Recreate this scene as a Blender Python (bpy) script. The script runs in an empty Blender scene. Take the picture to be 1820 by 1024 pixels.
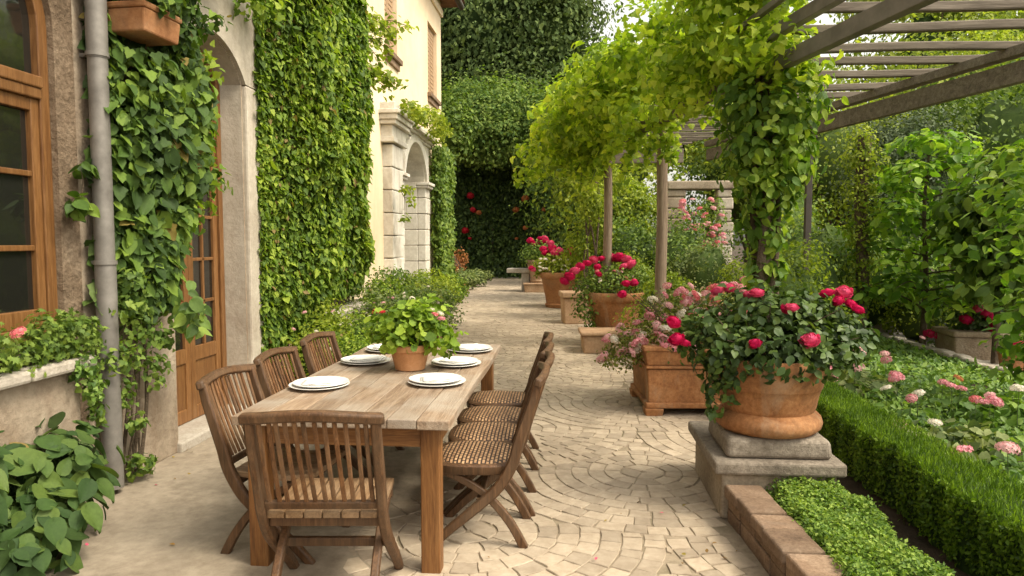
import bpy, math, random
import numpy as np
from mathutils import Vector, Matrix

random.seed(7)
RNG = np.random.default_rng(11)
scn = bpy.context.scene
COL = scn.collection
PI = math.pi
R = math.radians

# ------------------------------------------------------------------ camera
FPX, EYE = 1250.0, 1.58
YAW = math.atan(105 / 1250)
PITCH = math.atan(82 / 1250 * math.cos(YAW))
cd = bpy.data.cameras.new('camera')
cam = bpy.data.objects.new('camera', cd)
COL.objects.link(cam)
cam.location = (0, 0, EYE)
cam.rotation_euler = (PI / 2 - PITCH, 0, YAW)
cd.sensor_width = 36
cd.lens = 36 * FPX / 1820
cd.clip_start = 0.05
cd.clip_end = 500
scn.camera = cam


def _ray(px, py):
    x, y = (px - 910) / FPX, (512 - py) / FPX
    d = (x, math.cos(PITCH) + math.sin(PITCH) * y, -math.sin(PITCH) + math.cos(PITCH) * y)
    c, s = math.cos(YAW), math.sin(YAW)
    return (d[0] * c - d[1] * s, d[0] * s + d[1] * c, d[2])


def at(px, py, Y):
    d = _ray(px, py)
    t = Y / d[1]
    return Vector((d[0] * t, Y, EYE + d[2] * t))


# ------------------------------------------------------------------ mesh helpers
class MB:
    def __init__(self):
        self.v, self.f, self.m = [], [], []

    def add(self, vs, fs, mi=0):
        o = len(self.v)
        self.v += [tuple(p) for p in vs]
        self.f += [tuple(i + o for i in f) for f in fs]
        self.m += [mi] * len(fs)
        return self

    def box(self, x0, x1, y0, y1, z0, z1, M=None, mi=0, taper=0):
        vs = [Vector(p) for p in ((x0, y0, z0), (x1, y0, z0), (x1, y1, z0), (x0, y1, z0),
                                  (x0 - taper, y0 - taper, z1), (x1 + taper, y0 - taper, z1),
                                  (x1 + taper, y1 + taper, z1), (x0 - taper, y1 + taper, z1))]
        if M is not None:
            vs = [M @ p for p in vs]
        return self.add(vs, [(3, 2, 1, 0), (4, 5, 6, 7), (0, 1, 5, 4), (1, 2, 6, 5), (2, 3, 7, 6), (3, 0, 4, 7)], mi)

    def beam(self, a, b, w, h, up=(0, 0, 1), mi=0):
        a, b = Vector(a), Vector(b)
        t = (b - a).normalized()
        s = t.cross(Vector(up)).normalized()
        u = s.cross(t).normalized()
        vs = []
        for p in (a, b):
            for i, j in ((-1, -1), (1, -1), (1, 1), (-1, 1)):
                vs.append(p + s * (w / 2 * i) + u * (h / 2 * j))
        return self.add(vs, [(0, 1, 2, 3), (7, 6, 5, 4), (0, 4, 5, 1), (1, 5, 6, 2), (2, 6, 7, 3), (3, 7, 4, 0)], mi)

    def sweep(self, path, side, w, t, mi=0):
        """rectangular section along a planar path; side = lateral axis (width w), t = in-plane thickness"""
        side = Vector(side).normalized()
        n = len(path)
        P = [Vector(p) for p in path]
        vs = []
        for i, p in enumerate(P):
            d = (P[min(i + 1, n - 1)] - P[max(i - 1, 0)]).normalized()
            nn = side.cross(d).normalized()
            ti = t[i] if isinstance(t, (list, tuple)) else t
            for a, b in ((-1, -1), (1, -1), (1, 1), (-1, 1)):
                vs.append(p + side * (w / 2 * a) + nn * (ti / 2 * b))
        fs = [(3, 2, 1, 0), tuple(4 * (n - 1) + k for k in range(4))]
        for i in range(n - 1):
            for k in range(4):
                fs.append((4 * i + k, 4 * i + (k + 1) % 4, 4 * i + 4 + (k + 1) % 4, 4 * i + 4 + k))
        return self.add(vs, fs, mi)

    def tube(self, path, rad, n=8, mi=0):
        P = [Vector(p) for p in path]
        m = len(P)
        vs = []
        ref = Vector((0.31, 0.52, 0.8))
        for i, p in enumerate(P):
            d = (P[min(i + 1, m - 1)] - P[max(i - 1, 0)]).normalized()
            s = d.cross(ref)
            if s.length < 1e-3:
                s = d.cross(Vector((1, 0, 0)))
            s.normalize()
            u = s.cross(d)
            r = rad[i] if isinstance(rad, (list, tuple)) else rad
            for k in range(n):
                a = 2 * PI * k / n
                vs.append(p + s * (r * math.cos(a)) + u * (r * math.sin(a)))
        fs = [tuple(range(n))[::-1], tuple(n * (m - 1) + k for k in range(n))]
        for i in range(m - 1):
            for k in range(n):
                fs.append((n * i + k, n * i + (k + 1) % n, n * (i + 1) + (k + 1) % n, n * (i + 1) + k))
        return self.add(vs, fs, mi)

    def lathe(self, prof, n=48, c=(0, 0, 0), mi=0, wob=0.0):
        vs, fs = [], []
        m = len(prof)
        for j, (r, z) in enumerate(prof):
            for k in range(n):
                a = 2 * PI * k / n
                rr = r * (1 + wob * math.sin(3 * a + j * .2) + wob * .6 * math.sin(5 * a + 1))
                vs.append((c[0] + rr * math.cos(a), c[1] + rr * math.sin(a), c[2] + z))
        for j in range(m - 1):
            for k in range(n):
                fs.append((n * j + k, n * j + (k + 1) % n, n * (j + 1) + (k + 1) % n, n * (j + 1) + k))
        fs.append(tuple(range(n))[::-1])
        fs.append(tuple(n * (m - 1) + k for k in range(n)))
        return self.add(vs, fs, mi)

    def build(self, name, mats, parent=None, bevel=0, smooth=False, org=None, seg=2, M=None):
        me = bpy.data.meshes.new(name)
        vs = self.v
        if org is not None:
            vs = [(p[0] - org[0], p[1] - org[1], p[2] - org[2]) for p in vs]
        if M is not None:
            vs = [tuple(M @ Vector(p)) for p in vs]
        me.from_pydata(vs, [], self.f)
        if not isinstance(mats, (list, tuple)):
            mats = [mats]
        for m in mats:
            me.materials.append(m)
        me.polygons.foreach_set('material_index', self.m)
        if smooth:
            me.polygons.foreach_set('use_smooth', [True] * len(me.polygons))
        me.update()
        o = bpy.data.objects.new(name, me)
        COL.objects.link(o)
        if parent is not None:
            o.parent = parent
        if smooth:
            try:
                me.set_sharp_from_angle(angle=R(42))
            except Exception:
                pass
        if bevel:
            b = o.modifiers.new('bevel', 'BEVEL')
            b.width = bevel
            b.segments = seg
            b.limit_method = 'ANGLE'
            b.angle_limit = R(40)
            b.harden_normals = False
        return o


def spline(pts, k=5):
    P = [Vector(p) for p in pts]
    out = []
    for i in range(len(P) - 1):
        p0, p1, p2, p3 = P[max(i - 1, 0)], P[i], P[i + 1], P[min(i + 2, len(P) - 1)]
        for j in range(k):
            t = j / k
            out.append(.5 * ((2 * p1) + (-p0 + p2) * t + (2 * p0 - 5 * p1 + 4 * p2 - p3) * t * t + (-p0 + 3 * p1 - 3 * p2 + p3) * t ** 3))
    out.append(P[-1])
    return out


def thing(name, label, cat, loc=(0, 0, 0), rz=0, group=None):
    o = bpy.data.objects.new(name, None)
    COL.objects.link(o)
    o.location = loc
    o.rotation_euler = (0, 0, rz)
    o.empty_display_size = .1
    o['label'] = label
    o['category'] = cat
    if group:
        o['group'] = group
    return o


def tag(o, label, cat, group=None, kind=None):
    o['label'] = label
    o['category'] = cat
    if group:
        o['group'] = group
    if kind:
        o['kind'] = kind
    return o


def struct(o):
    o['kind'] = 'structure'
    return o


def dup(root, loc, rz, label):
    r = root.copy()
    COL.objects.link(r)
    r.location = loc
    r.rotation_euler = (0, 0, rz)
    r['label'] = label
    for ch in list(root.children):
        c = ch.copy()
        COL.objects.link(c)
        c.parent = r
        for g in list(ch.children):
            d = g.copy()
            COL.objects.link(d)
            d.parent = c
    return r


# ------------------------------------------------------------------ materials
def new_mat(name):
    m = bpy.data.materials.new(name)
    m.use_nodes = True
    nt = m.node_tree
    nt.nodes.clear()
    out = nt.nodes.new('ShaderNodeOutputMaterial')
    b = nt.nodes.new('ShaderNodeBsdfPrincipled')
    nt.links.new(b.outputs[0], out.inputs[0])
    return m, nt, b, out


def node(nt, typ, ins=None, **kw):
    n = nt.nodes.new(typ)
    for k, v in kw.items():
        setattr(n, k, v)
    for k, v in (ins or {}).items():
        if hasattr(v, 'is_output') or isinstance(v, bpy.types.NodeSocket):
            nt.links.new(v, n.inputs[k])
        else:
            n.inputs[k].default_value = v
    return n


def c4(c):
    return (c[0], c[1], c[2], 1)


def mixc(nt, fac, a, b, mode='MIX'):
    n = nt.nodes.new('ShaderNodeMix')
    n.data_type = 'RGBA'
    n.blend_type = mode
    for idx, v in ((0, fac), (6, a), (7, b)):
        if isinstance(v, bpy.types.NodeSocket):
            nt.links.new(v, n.inputs[idx])
        else:
            n.inputs[idx].default_value = v if idx == 0 else c4(v)
    return n.outputs[2]


def ramp(nt, fac, stops):
    n = nt.nodes.new('ShaderNodeValToRGB')
    nt.links.new(fac, n.inputs[0])
    e = n.color_ramp.elements
    while len(e) < len(stops):
        e.new(.5)
    for k, (p, c) in enumerate(stops):
        e[k].position = p
        e[k].color = c4(c) if not isinstance(c, (int, float)) else (c, c, c, 1)
    return n.outputs[0]


def noise(nt, vec, scale, detail=6, rough=.6, dist=0):
    n = node(nt, 'ShaderNodeTexNoise', {'Scale': scale, 'Detail': detail, 'Roughness': rough, 'Distortion': dist})
    if vec is not None:
        nt.links.new(vec, n.inputs['Vector'])
    return n.outputs[0]


def mapping(nt, vec, scale=(1, 1, 1), rot=(0, 0, 0), loc=(0, 0, 0)):
    n = node(nt, 'ShaderNodeMapping', {'Vector': vec, 'Scale': scale, 'Rotation': rot, 'Location': loc})
    return n.outputs[0]


def objco(nt):
    return node(nt, 'ShaderNodeTexCoord').outputs['Object']


def worldco(nt):
    return node(nt, 'ShaderNodeNewGeometry').outputs['Position']


def bump(nt, b, h, strength=.3, dist=.01):
    n = node(nt, 'ShaderNodeBump', {'Strength': strength, 'Distance': dist, 'Height': h})
    nt.links.new(n.outputs[0], b.inputs['Normal'])
    return n


def mottled(name, cols, scale=3, rough=.85, bs=40, bstr=.3, bdist=.01, fine=.25, stain=None, island=0, coord='world', vstreak=False, spec=.3, stain2=None):
    """mineral surface: three-colour noise, fine speckle, optional stain colour, bump"""
    m, nt, b, out = new_mat(name)
    co = worldco(nt) if coord == 'world' else objco(nt)
    n1 = noise(nt, co, scale, 8, .65, .4)
    c = ramp(nt, n1, [(.3, cols[0]), (.5, cols[1]), (.7, cols[2])])
    n2 = noise(nt, co, scale * 14, 5, .7)
    c = mixc(nt, fine, c, ramp(nt, n2, [(.3, .12), (.7, .9)]), 'SOFT_LIGHT')
    if stain:
        sc, amt, col = stain
        v = mapping(nt, co, (1, 1, .25) if vstreak else (1, 1, 1), loc=(3, 7, 1))
        n3 = noise(nt, v, sc, 7, .7, .8)
        f = ramp(nt, n3, [(.52, 0.0), (.72, amt)])
        c = mixc(nt, f, c, col)
    if stain2:
        n4 = noise(nt, mapping(nt, co, (1, 1, .4), loc=(9, 2, 5)), stain2[0], 8, .75, .5)
        c = mixc(nt, ramp(nt, n4, [(.5, 0.0), (.7, stain2[1])]), c, stain2[2])
    if island:
        rnd = node(nt, 'ShaderNodeNewGeometry').outputs['Random Per Island']
        k = ramp(nt, rnd, [(0, 1 - island), (1, 1 + island * .6)])
        c = mixc(nt, 1.0, c, k, 'MULTIPLY')
    nt.links.new(c, b.inputs['Base Color'])
    b.inputs['Roughness'].default_value = rough
    b.inputs['Specular IOR Level'].default_value = spec
    h1 = noise(nt, co, bs, 8, .7)
    h2 = noise(nt, co, bs * .15, 5, .6)
    h = node(nt, 'ShaderNodeMath', {0: h1, 1: h2}, operation='ADD').outputs[0]
    bump(nt, b, h, bstr, bdist)
    return m


def wood(name, cols, axis='Y', scale=1.0, rough=.55, island=.25, weather=None, bstr=.25, coat=0):
    m, nt, b, out = new_mat(name)
    co = objco(nt)
    sc = {'X': (.6, 9, 9), 'Y': (9, .6, 9), 'Z': (9, 9, .6)}[axis]
    rnd = node(nt, 'ShaderNodeNewGeometry').outputs['Random Per Island']
    off = node(nt, 'ShaderNodeVectorMath', {0: co}, operation='ADD')
    sx = node(nt, 'ShaderNodeMath', {0: rnd, 1: 37.0}, operation='MULTIPLY').outputs[0]
    cx = node(nt, 'ShaderNodeCombineXYZ', {0: sx, 1: sx, 2: sx}).outputs[0]
    nt.links.new(cx, off.inputs[1])
    v = mapping(nt, off.outputs[0], tuple(s * scale for s in sc))
    n1 = noise(nt, v, 2.2, 8, .62, 1.2)
    c = ramp(nt, n1, [(.28, cols[0]), (.5, cols[1]), (.72, cols[2])])
    v2 = mapping(nt, off.outputs[0], tuple(s * scale * 3.2 for s in sc))
    n2 = noise(nt, v2, 4, 6, .7)
    c = mixc(nt, .45, c, ramp(nt, n2, [(.3, .05), (.65, .85)]), 'SOFT_LIGHT')
    if weather:
        n3 = noise(nt, off.outputs[0], 2.5, 6, .65, .6)
        c = mixc(nt, ramp(nt, n3, [(.42, 0.0), (.66, weather[0])]), c, weather[1])
    k = ramp(nt, rnd, [(0, 1 - island), (1, 1 + island * .5)])
    c = mixc(nt, 1.0, c, k, 'MULTIPLY')
    nt.links.new(c, b.inputs['Base Color'])
    b.inputs['Roughness'].default_value = rough
    b.inputs['Specular IOR Level'].default_value = .35
    h = node(nt, 'ShaderNodeMath', {0: n2, 1: n1}, operation='ADD').outputs[0]
    bump(nt, b, h, bstr, .006)
    return m


def leafmat(name, dark, mid, light, transl=.35, rough=.45, clump=1.3, odd=None):
    dark, mid, light = [(c[0] * 1.5, c[1] * 1.22, c[2] * .9) for c in (dark, mid, light)]
    m, nt, b, out = new_mat(name)
    g = node(nt, 'ShaderNodeNewGeometry')
    rnd = g.outputs['Random Per Island']
    n1 = noise(nt, g.outputs['Position'], clump, 4, .6)
    a = node(nt, 'ShaderNodeMath', {0: n1, 1: -.5}, operation='ADD').outputs[0]
    a = node(nt, 'ShaderNodeMath', {0: a, 1: 1.5}, operation='MULTIPLY').outputs[0]
    s = node(nt, 'ShaderNodeMath', {0: rnd, 1: a}, operation='ADD').outputs[0]
    c = ramp(nt, s, [(.05, dark), (.5, mid), (.95, light)])
    if odd:
        sel = node(nt, 'ShaderNodeMath', {0: rnd, 1: 1 - odd[0]}, operation='GREATER_THAN').outputs[0]
        c = mixc(nt, sel, c, odd[1])
    nf = noise(nt, g.outputs['Position'], 60, 3, .6)
    c = mixc(nt, .25, c, ramp(nt, nf, [(.3, .2), (.7, .8)]), 'SOFT_LIGHT')
    nt.links.new(c, b.inputs['Base Color'])
    b.inputs['Roughness'].default_value = rough + .08
    b.inputs['Specular IOR Level'].default_value = .3
    tr = node(nt, 'ShaderNodeBsdfTranslucent')
    tc = mixc(nt, 1.0, c, (1.5, 1.6, .6), 'MULTIPLY')
    nt.links.new(tc, tr.inputs[0])
    mx = node(nt, 'ShaderNodeMixShader', {0: transl, 1: b.outputs[0], 2: tr.outputs[0]})
    nt.links.new(mx.outputs[0], out.inputs[0])
    return m


def petalmat(name, c1, c2, transl=.3):
    m, nt, b, out = new_mat(name)
    g = node(nt, 'ShaderNodeNewGeometry')
    c = ramp(nt, g.outputs['Random Per Island'], [(0, c1), (1, c2)])
    nt.links.new(c, b.inputs['Base Color'])
    b.inputs['Roughness'].default_value = .6
    b.inputs['Specular IOR Level'].default_value = .2
    tr = node(nt, 'ShaderNodeBsdfTranslucent')
    nt.links.new(c, tr.inputs[0])
    mx = node(nt, 'ShaderNodeMixShader', {0: transl, 1: b.outputs[0], 2: tr.outputs[0]})
    nt.links.new(mx.outputs[0], out.inputs[0])
    return m


def plain(name, col, rough=.5, metal=0, var=.15, spec=.5, coord='obj', ns=12):
    m, nt, b, out = new_mat(name)
    co = objco(nt)
    n1 = noise(nt, co, ns, 6, .65)
    c = mixc(nt, var, col, ramp(nt, n1, [(.3, .1), (.7, .9)]), 'SOFT_LIGHT')
    nt.links.new(c, b.inputs['Base Color'])
    b.inputs['Roughness'].default_value = rough
    b.inputs['Metallic'].default_value = metal
    b.inputs['Specular IOR Level'].default_value = spec
    bump(nt, b, n1, .08, .005)
    return m


# ------------------------------------------------------------------ foliage helpers
TPL = {
    'simple': (np.array([(0, 0, 0), (.3, .45, .1), (0, 1, -.05), (-.3, .45, .1)]), [(0, 1, 2), (0, 2, 3)]),
    'blade': (np.array([(-.07, 0, 0), (.07, 0, 0), (.06, .6, .05), (0, 1, .16), (-.06, .6, .05)]), [(0, 1, 2, 3, 4)]),
    'oval': (np.array([(0, 0, 0), (.24, .22, .06), (.33, .5, .07), (.18, .8, .0), (0, 1.0, -.1), (-.18, .8, .0), (-.33, .5, .07),
                       (-.24, .22, .06), (0, .5, .0)]),
             [(0, 1, 8), (1, 2, 8), (2, 3, 8), (3, 4, 8), (4, 5, 8), (5, 6, 8), (6, 7, 8), (7, 0, 8)]),
    'ivy': (np.array([(0, .08, 0), (.22, -.06, .02), (.5, .18, .05), (.32, .42, .06), (.3, .62, .03), (0, 1.0, -.12),
                      (-.3, .62, .03), (-.32, .42, .06), (-.5, .18, .05), (-.22, -.06, .02), (0, .4, -.03)]),
            [(0, 1, 10), (1, 2, 10), (2, 3, 10), (3, 4, 10), (4, 5, 10), (5, 6, 10), (6, 7, 10), (7, 8, 10), (8, 9, 10), (9, 0, 10)]),
    'geranium': (np.array([(0, .1, -.05)] + [(.5 * math.sin(a) * (1 if i % 2 else .86), .5 - .5 * math.cos(a) * (1 if i % 2 else .86), .1 if i % 2 else .03)
                                            for i, a in enumerate(np.linspace(.35, 2 * PI - .35, 13))] + [(0, .45, -.04)]),
                 [(i, i + 1, 14) for i in range(0, 13)] + [(13, 0, 14)]),
    'maple': (np.array([(0, 0, 0), (.3, -.05, .02), (.2, .2, .03), (.62, .35, -.02), (.26, .48, .05), (.34, .85, -.03), (.1, .68, .04),
                        (0, 1.1, -.1), (-.1, .68, .04), (-.34, .85, -.03), (-.26, .48, .05), (-.62, .35, -.02), (-.2, .2, .03), (-.3, -.05, .02), (0, .35, 0)]),
              [(i, (i + 1) % 14, 14) for i in range(14)]),
}


def _big_leaf():
    """heart leaf with cupping and a sunk midrib, several facets"""
    rows = [(0.0, .0), (.06, .26), (.2, .40), (.38, .43), (.56, .36), (.74, .23), (.9, .09), (1.0, .0)]
    vs, fs = [], []
    for (y, w) in rows:
        w *= .84
        for u in (-1, -.5, 0, .5, 1):
            yy = y - (.10 * abs(u) if y < .25 else 0)
            vs.append((u * w, yy, .10 * abs(u) - .16 * y * y - (.03 if abs(u) == 1 else 0)))
    for i in range(len(rows) - 1):
        for k in range(4):
            a = i * 5 + k
            fs.append((a, a + 1, a + 6, a + 5))
    return np.array(vs), fs


TPL['heart'] = _big_leaf()


def leaves(name, mat, P, N, size, tpl='simple', droop=.5, parent=None, org=(0, 0, 0), jit=.6, svar=.3, smooth=False, extra=None):
    """one mesh of many leaf faces: P positions, N facing directions"""
    V, F = TPL[tpl]
    n = len(P)
    N = N + RNG.normal(0, jit, (n, 3))
    N /= np.linalg.norm(N, axis=1)[:, None] + 1e-9
    T = RNG.normal(0, .6, (n, 3))
    T[:, 2] -= droop
    T -= (T * N).sum(1)[:, None] * N
    T /= np.linalg.norm(T, axis=1)[:, None] + 1e-9
    S = np.cross(T, N)
    sz = (size if np.isscalar(size) else np.asarray(size)[:, None][:, 0]) * (1 + RNG.uniform(-svar, svar, n))
    wv = V[None, :, :] * sz[:, None, None]
    bend = RNG.uniform(.4, 1.8, n)[:, None]
    X = P[:, None, :] - np.asarray(org)[None, None, :] + wv[..., 0:1] * S[:, None, :] + wv[..., 1:2] * T[:, None, :] + (wv[..., 2] * bend)[..., None] * N[:, None, :]
    nv = len(V)
    base = (np.arange(n) * nv)
    lt = [len(f) for f in F]
    flat = np.concatenate([np.array(f) for f in F])
    loops = (base[:, None] + flat[None, :]).ravel()
    tot = np.tile(np.array(lt), n)
    verts = X.reshape(-1, 3)
    ex_m = None
    if extra is not None:      # (verts, faces) of an inner solid core, second material
        ev, ef, em = extra
        ev = np.asarray(ev) - np.asarray(org)[None, :]
        o = len(verts)
        verts = np.vstack([verts, ev])
        loops = np.concatenate([loops, np.concatenate([np.array(f) for f in ef]) + o])
        tot = np.concatenate([tot, np.array([len(f) for f in ef])])
    me = bpy.data.meshes.new(name)
    me.vertices.add(len(verts))
    me.vertices.foreach_set('co', verts.astype(np.float32).ravel())
    me.loops.add(len(loops))
    me.loops.foreach_set('vertex_index', loops.astype(np.int32))
    me.polygons.add(len(tot))
    st = np.concatenate([[0], np.cumsum(tot)[:-1]])
    me.polygons.foreach_set('loop_start', st.astype(np.int32))
    me.materials.append(mat)
    if extra is not None:
        me.materials.append(extra[2])
        mi = np.zeros(len(tot), np.int32)
        mi[-len(extra[1]):] = 1
        me.polygons.foreach_set('material_index', mi)
    if smooth:
        me.polygons.foreach_set('use_smooth', np.ones(len(tot), bool))
    me.update(calc_edges=True)
    me.validate()
    o = bpy.data.objects.new(name, me)
    COL.objects.link(o)
    if parent is not None:
        o.parent = parent
    return o


def lump(P, f=2.0, ph=0.0):
    return (np.sin(P[:, 0] * f * 1.7 + 1.3 + ph) * np.sin(P[:, 1] * f * 1.3 + .7 + ph) + np.sin(P[:, 2] * f * 2.1 + ph * 2) * np.sin((P[:, 0] + P[:, 1]) * f + 2.1)) * .5


def ell(c, r, n, lo=.55, low=-1.0):
    """points in the outer shell of an ellipsoid, facing outward"""
    d = RNG.normal(0, 1, (int(n * 2.2) + 20, 3))
    d /= np.linalg.norm(d, axis=1)[:, None]
    d = d[d[:, 2] > low][:n]
    k = RNG.uniform(lo, 1, len(d)) ** .6
    k = np.where(RNG.random(len(d)) < .22, RNG.uniform(.9, 1.32, len(d)), k)
    r = np.asarray(r, float)
    P = np.asarray(c)[None, :] + d * r[None, :] * k[:, None]
    N = d / r[None, :]
    N /= np.linalg.norm(N, axis=1)[:, None]
    N[:, 2] += .35
    return P, N


def cloud(clumps, n, lo=.45, low=-.75):
    Ps, Ns = [], []
    tot = sum(r[0] * r[2] for c, r in clumps)
    for c, r in clumps:
        p, q = ell(c, r, max(8, int(n * r[0] * r[2] / tot)), lo, low)
        Ps.append(p)
        Ns.append(q)
    return np.vstack(Ps), np.vstack(Ns)


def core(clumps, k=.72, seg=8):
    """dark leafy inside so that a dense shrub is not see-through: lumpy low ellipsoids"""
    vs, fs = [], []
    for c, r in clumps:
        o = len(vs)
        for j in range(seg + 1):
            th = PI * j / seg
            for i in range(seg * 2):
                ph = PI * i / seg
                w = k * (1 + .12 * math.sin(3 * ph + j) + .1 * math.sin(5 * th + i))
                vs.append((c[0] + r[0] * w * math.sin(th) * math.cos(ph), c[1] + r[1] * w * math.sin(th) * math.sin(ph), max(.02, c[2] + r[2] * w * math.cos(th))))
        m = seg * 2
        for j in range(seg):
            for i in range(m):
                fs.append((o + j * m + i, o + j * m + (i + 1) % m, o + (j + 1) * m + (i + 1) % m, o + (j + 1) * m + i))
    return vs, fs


def clumps_in(c, r, n, cr, flat=.75, low=-1):
    """clump centres scattered through an ellipsoid (c, r); each clump of radius about cr"""
    out = []
    while len(out) < n:
        d = np.array([random.uniform(-1, 1) for _ in range(3)])
        L = np.linalg.norm(d)
        if L > 1 or L < .35 or d[2] < low:
            continue
        q = cr * random.uniform(.65, 1.3)
        out.append((np.array(c) + d * np.array(r) * .85, (q, q, q * flat)))
    return out


# ------------------------------------------------------------------ world + sun
SUN_EL, SUN_AZ = R(54), R(112)           # azimuth measured from +Y (north) clockwise towards +X
w = bpy.data.worlds.new('World')
scn.world = w
w.use_nodes = True
nt = w.node_tree
nt.nodes.clear()
wo = nt.nodes.new('ShaderNodeOutputWorld')
bg = nt.nodes.new('ShaderNodeBackground')
sky = nt.nodes.new('ShaderNodeTexSky')
sky.sky_type = 'NISHITA'
sky.sun_disc = False
sky.sun_elevation = SUN_EL
sky.sun_rotation = SUN_AZ
sky.air_density = 1.0
sky.dust_density = 4.0
sky.ozone_density = .6
hs = nt.nodes.new('ShaderNodeHueSaturation')
hs.inputs['Saturation'].default_value = .22
hs.inputs['Value'].default_value = 2.45
tint = nt.nodes.new('ShaderNodeMix')
tint.data_type = 'RGBA'
tint.blend_type = 'MULTIPLY'
tint.inputs[0].default_value = 1
tint.inputs[7].default_value = (1.0, .945, .82, 1)
nt.links.new(sky.outputs[0], hs.inputs['Color'])
nt.links.new(hs.outputs[0], tint.inputs[6])
nt.links.new(tint.outputs[2], bg.inputs[0])
bg.inputs[1].default_value = .15
nt.links.new(bg.outputs[0], wo.inputs[0])
sl = bpy.data.lights.new('sun', 'SUN')
sl.energy = 2.7
sl.angle = R(15)
sl.color = (1, .90, .72)
so = bpy.data.objects.new('sun', sl)
COL.objects.link(so)
sd = Vector((math.sin(SUN_AZ) * math.cos(SUN_EL), math.cos(SUN_AZ) * math.cos(SUN_EL), math.sin(SUN_EL)))
so.rotation_euler = sd.to_track_quat('Z', 'Y').to_euler()
so.location = sd * 30
scn.view_settings.view_transform = 'Standard'
scn.view_settings.look = 'None'
scn.view_settings.exposure = 0
scn.view_settings.gamma = 1
scn.render.engine = 'CYCLES'
scn.cycles.max_bounces = 7
scn.cycles.diffuse_bounces = 4
scn.cycles.glossy_bounces = 2
scn.cycles.transmission_bounces = 4
scn.cycles.use_denoising = True
scn.cycles.sample_clamp_indirect = 6

# ------------------------------------------------------------------ material set
MT = {}
MT['soil'] = mottled('soil', [(.035, .024, .015), (.06, .042, .026), (.09, .062, .04)], 4, .95, 60, .8, .03)
MT['concrete'] = mottled('concrete', [(0.208, 0.168, 0.122), (0.278, 0.229, 0.170), (0.333, 0.279, 0.211)], .9, .88, 55, .35, .008, .4, stain=(1.4, .55, (.20, .165, .125)))
MT['mortar'] = mottled('mortar', [(0.209, 0.167, 0.115), (0.275, 0.221, 0.156), (0.323, 0.261, 0.184)], 1.6, .95, 80, .5, .006, .4, stain=(2.0, .6, (.115, .105, .05)))
MT['setts'] = mottled('setts', [(0.318, 0.254, 0.182), (0.394, 0.320, 0.235), (0.456, 0.374, 0.279)], 1.1, .82, 70, .35, .006, .35, stain=(1.2, .4, (.25, .20, .145)), island=.2)
MT['plaster'] = mottled('plaster', [(0.216, 0.160, 0.108), (0.320, 0.256, 0.188), (0.400, 0.336, 0.256)], 1.5, .92, 14, .6, .03, .35, stain=(2.2, .7, (.20, .13, .08)), vstreak=True)
MT['plaster_pale'] = mottled('plaster_pale', [(0.368, 0.313, 0.248), (0.478, 0.423, 0.345), (0.552, 0.497, 0.414)], 1.5, .92, 25, .4, .015, .3, stain=(2.4, .5, (.30, .235, .165)), vstreak=True)
MT['rough_wall'] = mottled('rough_wall', [(0.153, 0.104, 0.063), (0.252, 0.180, 0.117), (0.342, 0.261, 0.180)], 2.6, .95, 9, 1.0, .09, .45, stain=(3.0, .6, (.12, .08, .05)))
MT['yellow'] = mottled('yellow_plaster', [(0.7, 0.535, 0.36), (0.79, 0.64, 0.45), (0.84, 0.7, 0.515)], .6, .9, 30, .15, .01, .12, stain=(.5, .35, (.68, .47, .25)), vstreak=True)
MT['travertine'] = mottled('travertine', [(0.489, 0.445, 0.373), (0.645, 0.604, 0.524), (0.749, 0.721, 0.648)], 1.2, .85, 30, .4, .012, .35, stain=(2.0, .7, (.27, .21, .15)), island=.12, vstreak=True)
MT['granite'] = mottled('granite', [(.14, .115, .09), (.22, .185, .145), (.31, .265, .21)], 3.0, .9, 60, .6, .012, .6, stain=(4, .55, (.10, .075, .05)))
MT['granite_warm'] = mottled('granite_warm', [(.20, .155, .11), (.29, .235, .17), (.37, .31, .235)], 3.0, .9, 50, .5, .012, .5, stain=(3, .6, (.13, .10, .065)))
MT['brick'] = mottled('brick', [(0.16, 0.105, 0.068), (0.235, 0.155, 0.1), (0.31, 0.22, 0.15)], 5, .92, 45, .6, .012, .5, stain=(6, .6, (.20, .15, .11)), island=.3)
MT['terracotta'] = mottled('terracotta', [(0.2, 0.088, 0.034), (0.33, 0.145, 0.055), (0.41, 0.205, 0.09)], 2.6, .8, 45, .4, .008, .55, stain=(4.0, .8, (.40, .285, .185)), coord='obj', vstreak=True, stain2=(6.0, .55, (.12, .07, .035)))
MT['terracotta_dark'] = mottled('terracotta_dark', [(0.225, 0.093, 0.036), (0.333, 0.153, 0.064), (0.405, 0.212, 0.104)], 2.2, .85, 40, .35, .008, .4, stain=(2.6, .6, (.22, .15, .09)), coord='obj')
MT['terracotta_pale'] = mottled('terracotta_pale', [(.32, .19, .105), (.43, .28, .17), (.52, .37, .25)], 2.2, .88, 40, .35, .008, .4, stain=(2.6, .6, (.26, .19, .13)), coord='obj')
MT['terracotta_fresh'] = mottled('terracotta_fresh', [(.44, .20, .085), (.52, .255, .115), (.58, .31, .16)], 5, .75, 60, .15, .003, .2, coord='obj')
MT['stone_trough'] = mottled('stone_trough', [(.22, .16, .105), (.32, .245, .17), (.40, .325, .24)], 4, .95, 30, .9, .03, .5, coord='obj')
MT['path_grey'] = mottled('path_grey', [(.20, .175, .145), (.28, .25, .21), (.34, .31, .265)], 1.4, .92, 50, .4, .01, .4, stain=(1.5, .5, (.14, .115, .085)))
MT['pale_stone'] = mottled('pale_stone', [(0.340, 0.293, 0.238), (0.425, 0.378, 0.315), (0.493, 0.446, 0.383)], 3, .88, 35, .5, .014, .4, stain=(3, .6, (.28, .22, .16)), island=.15)
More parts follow.
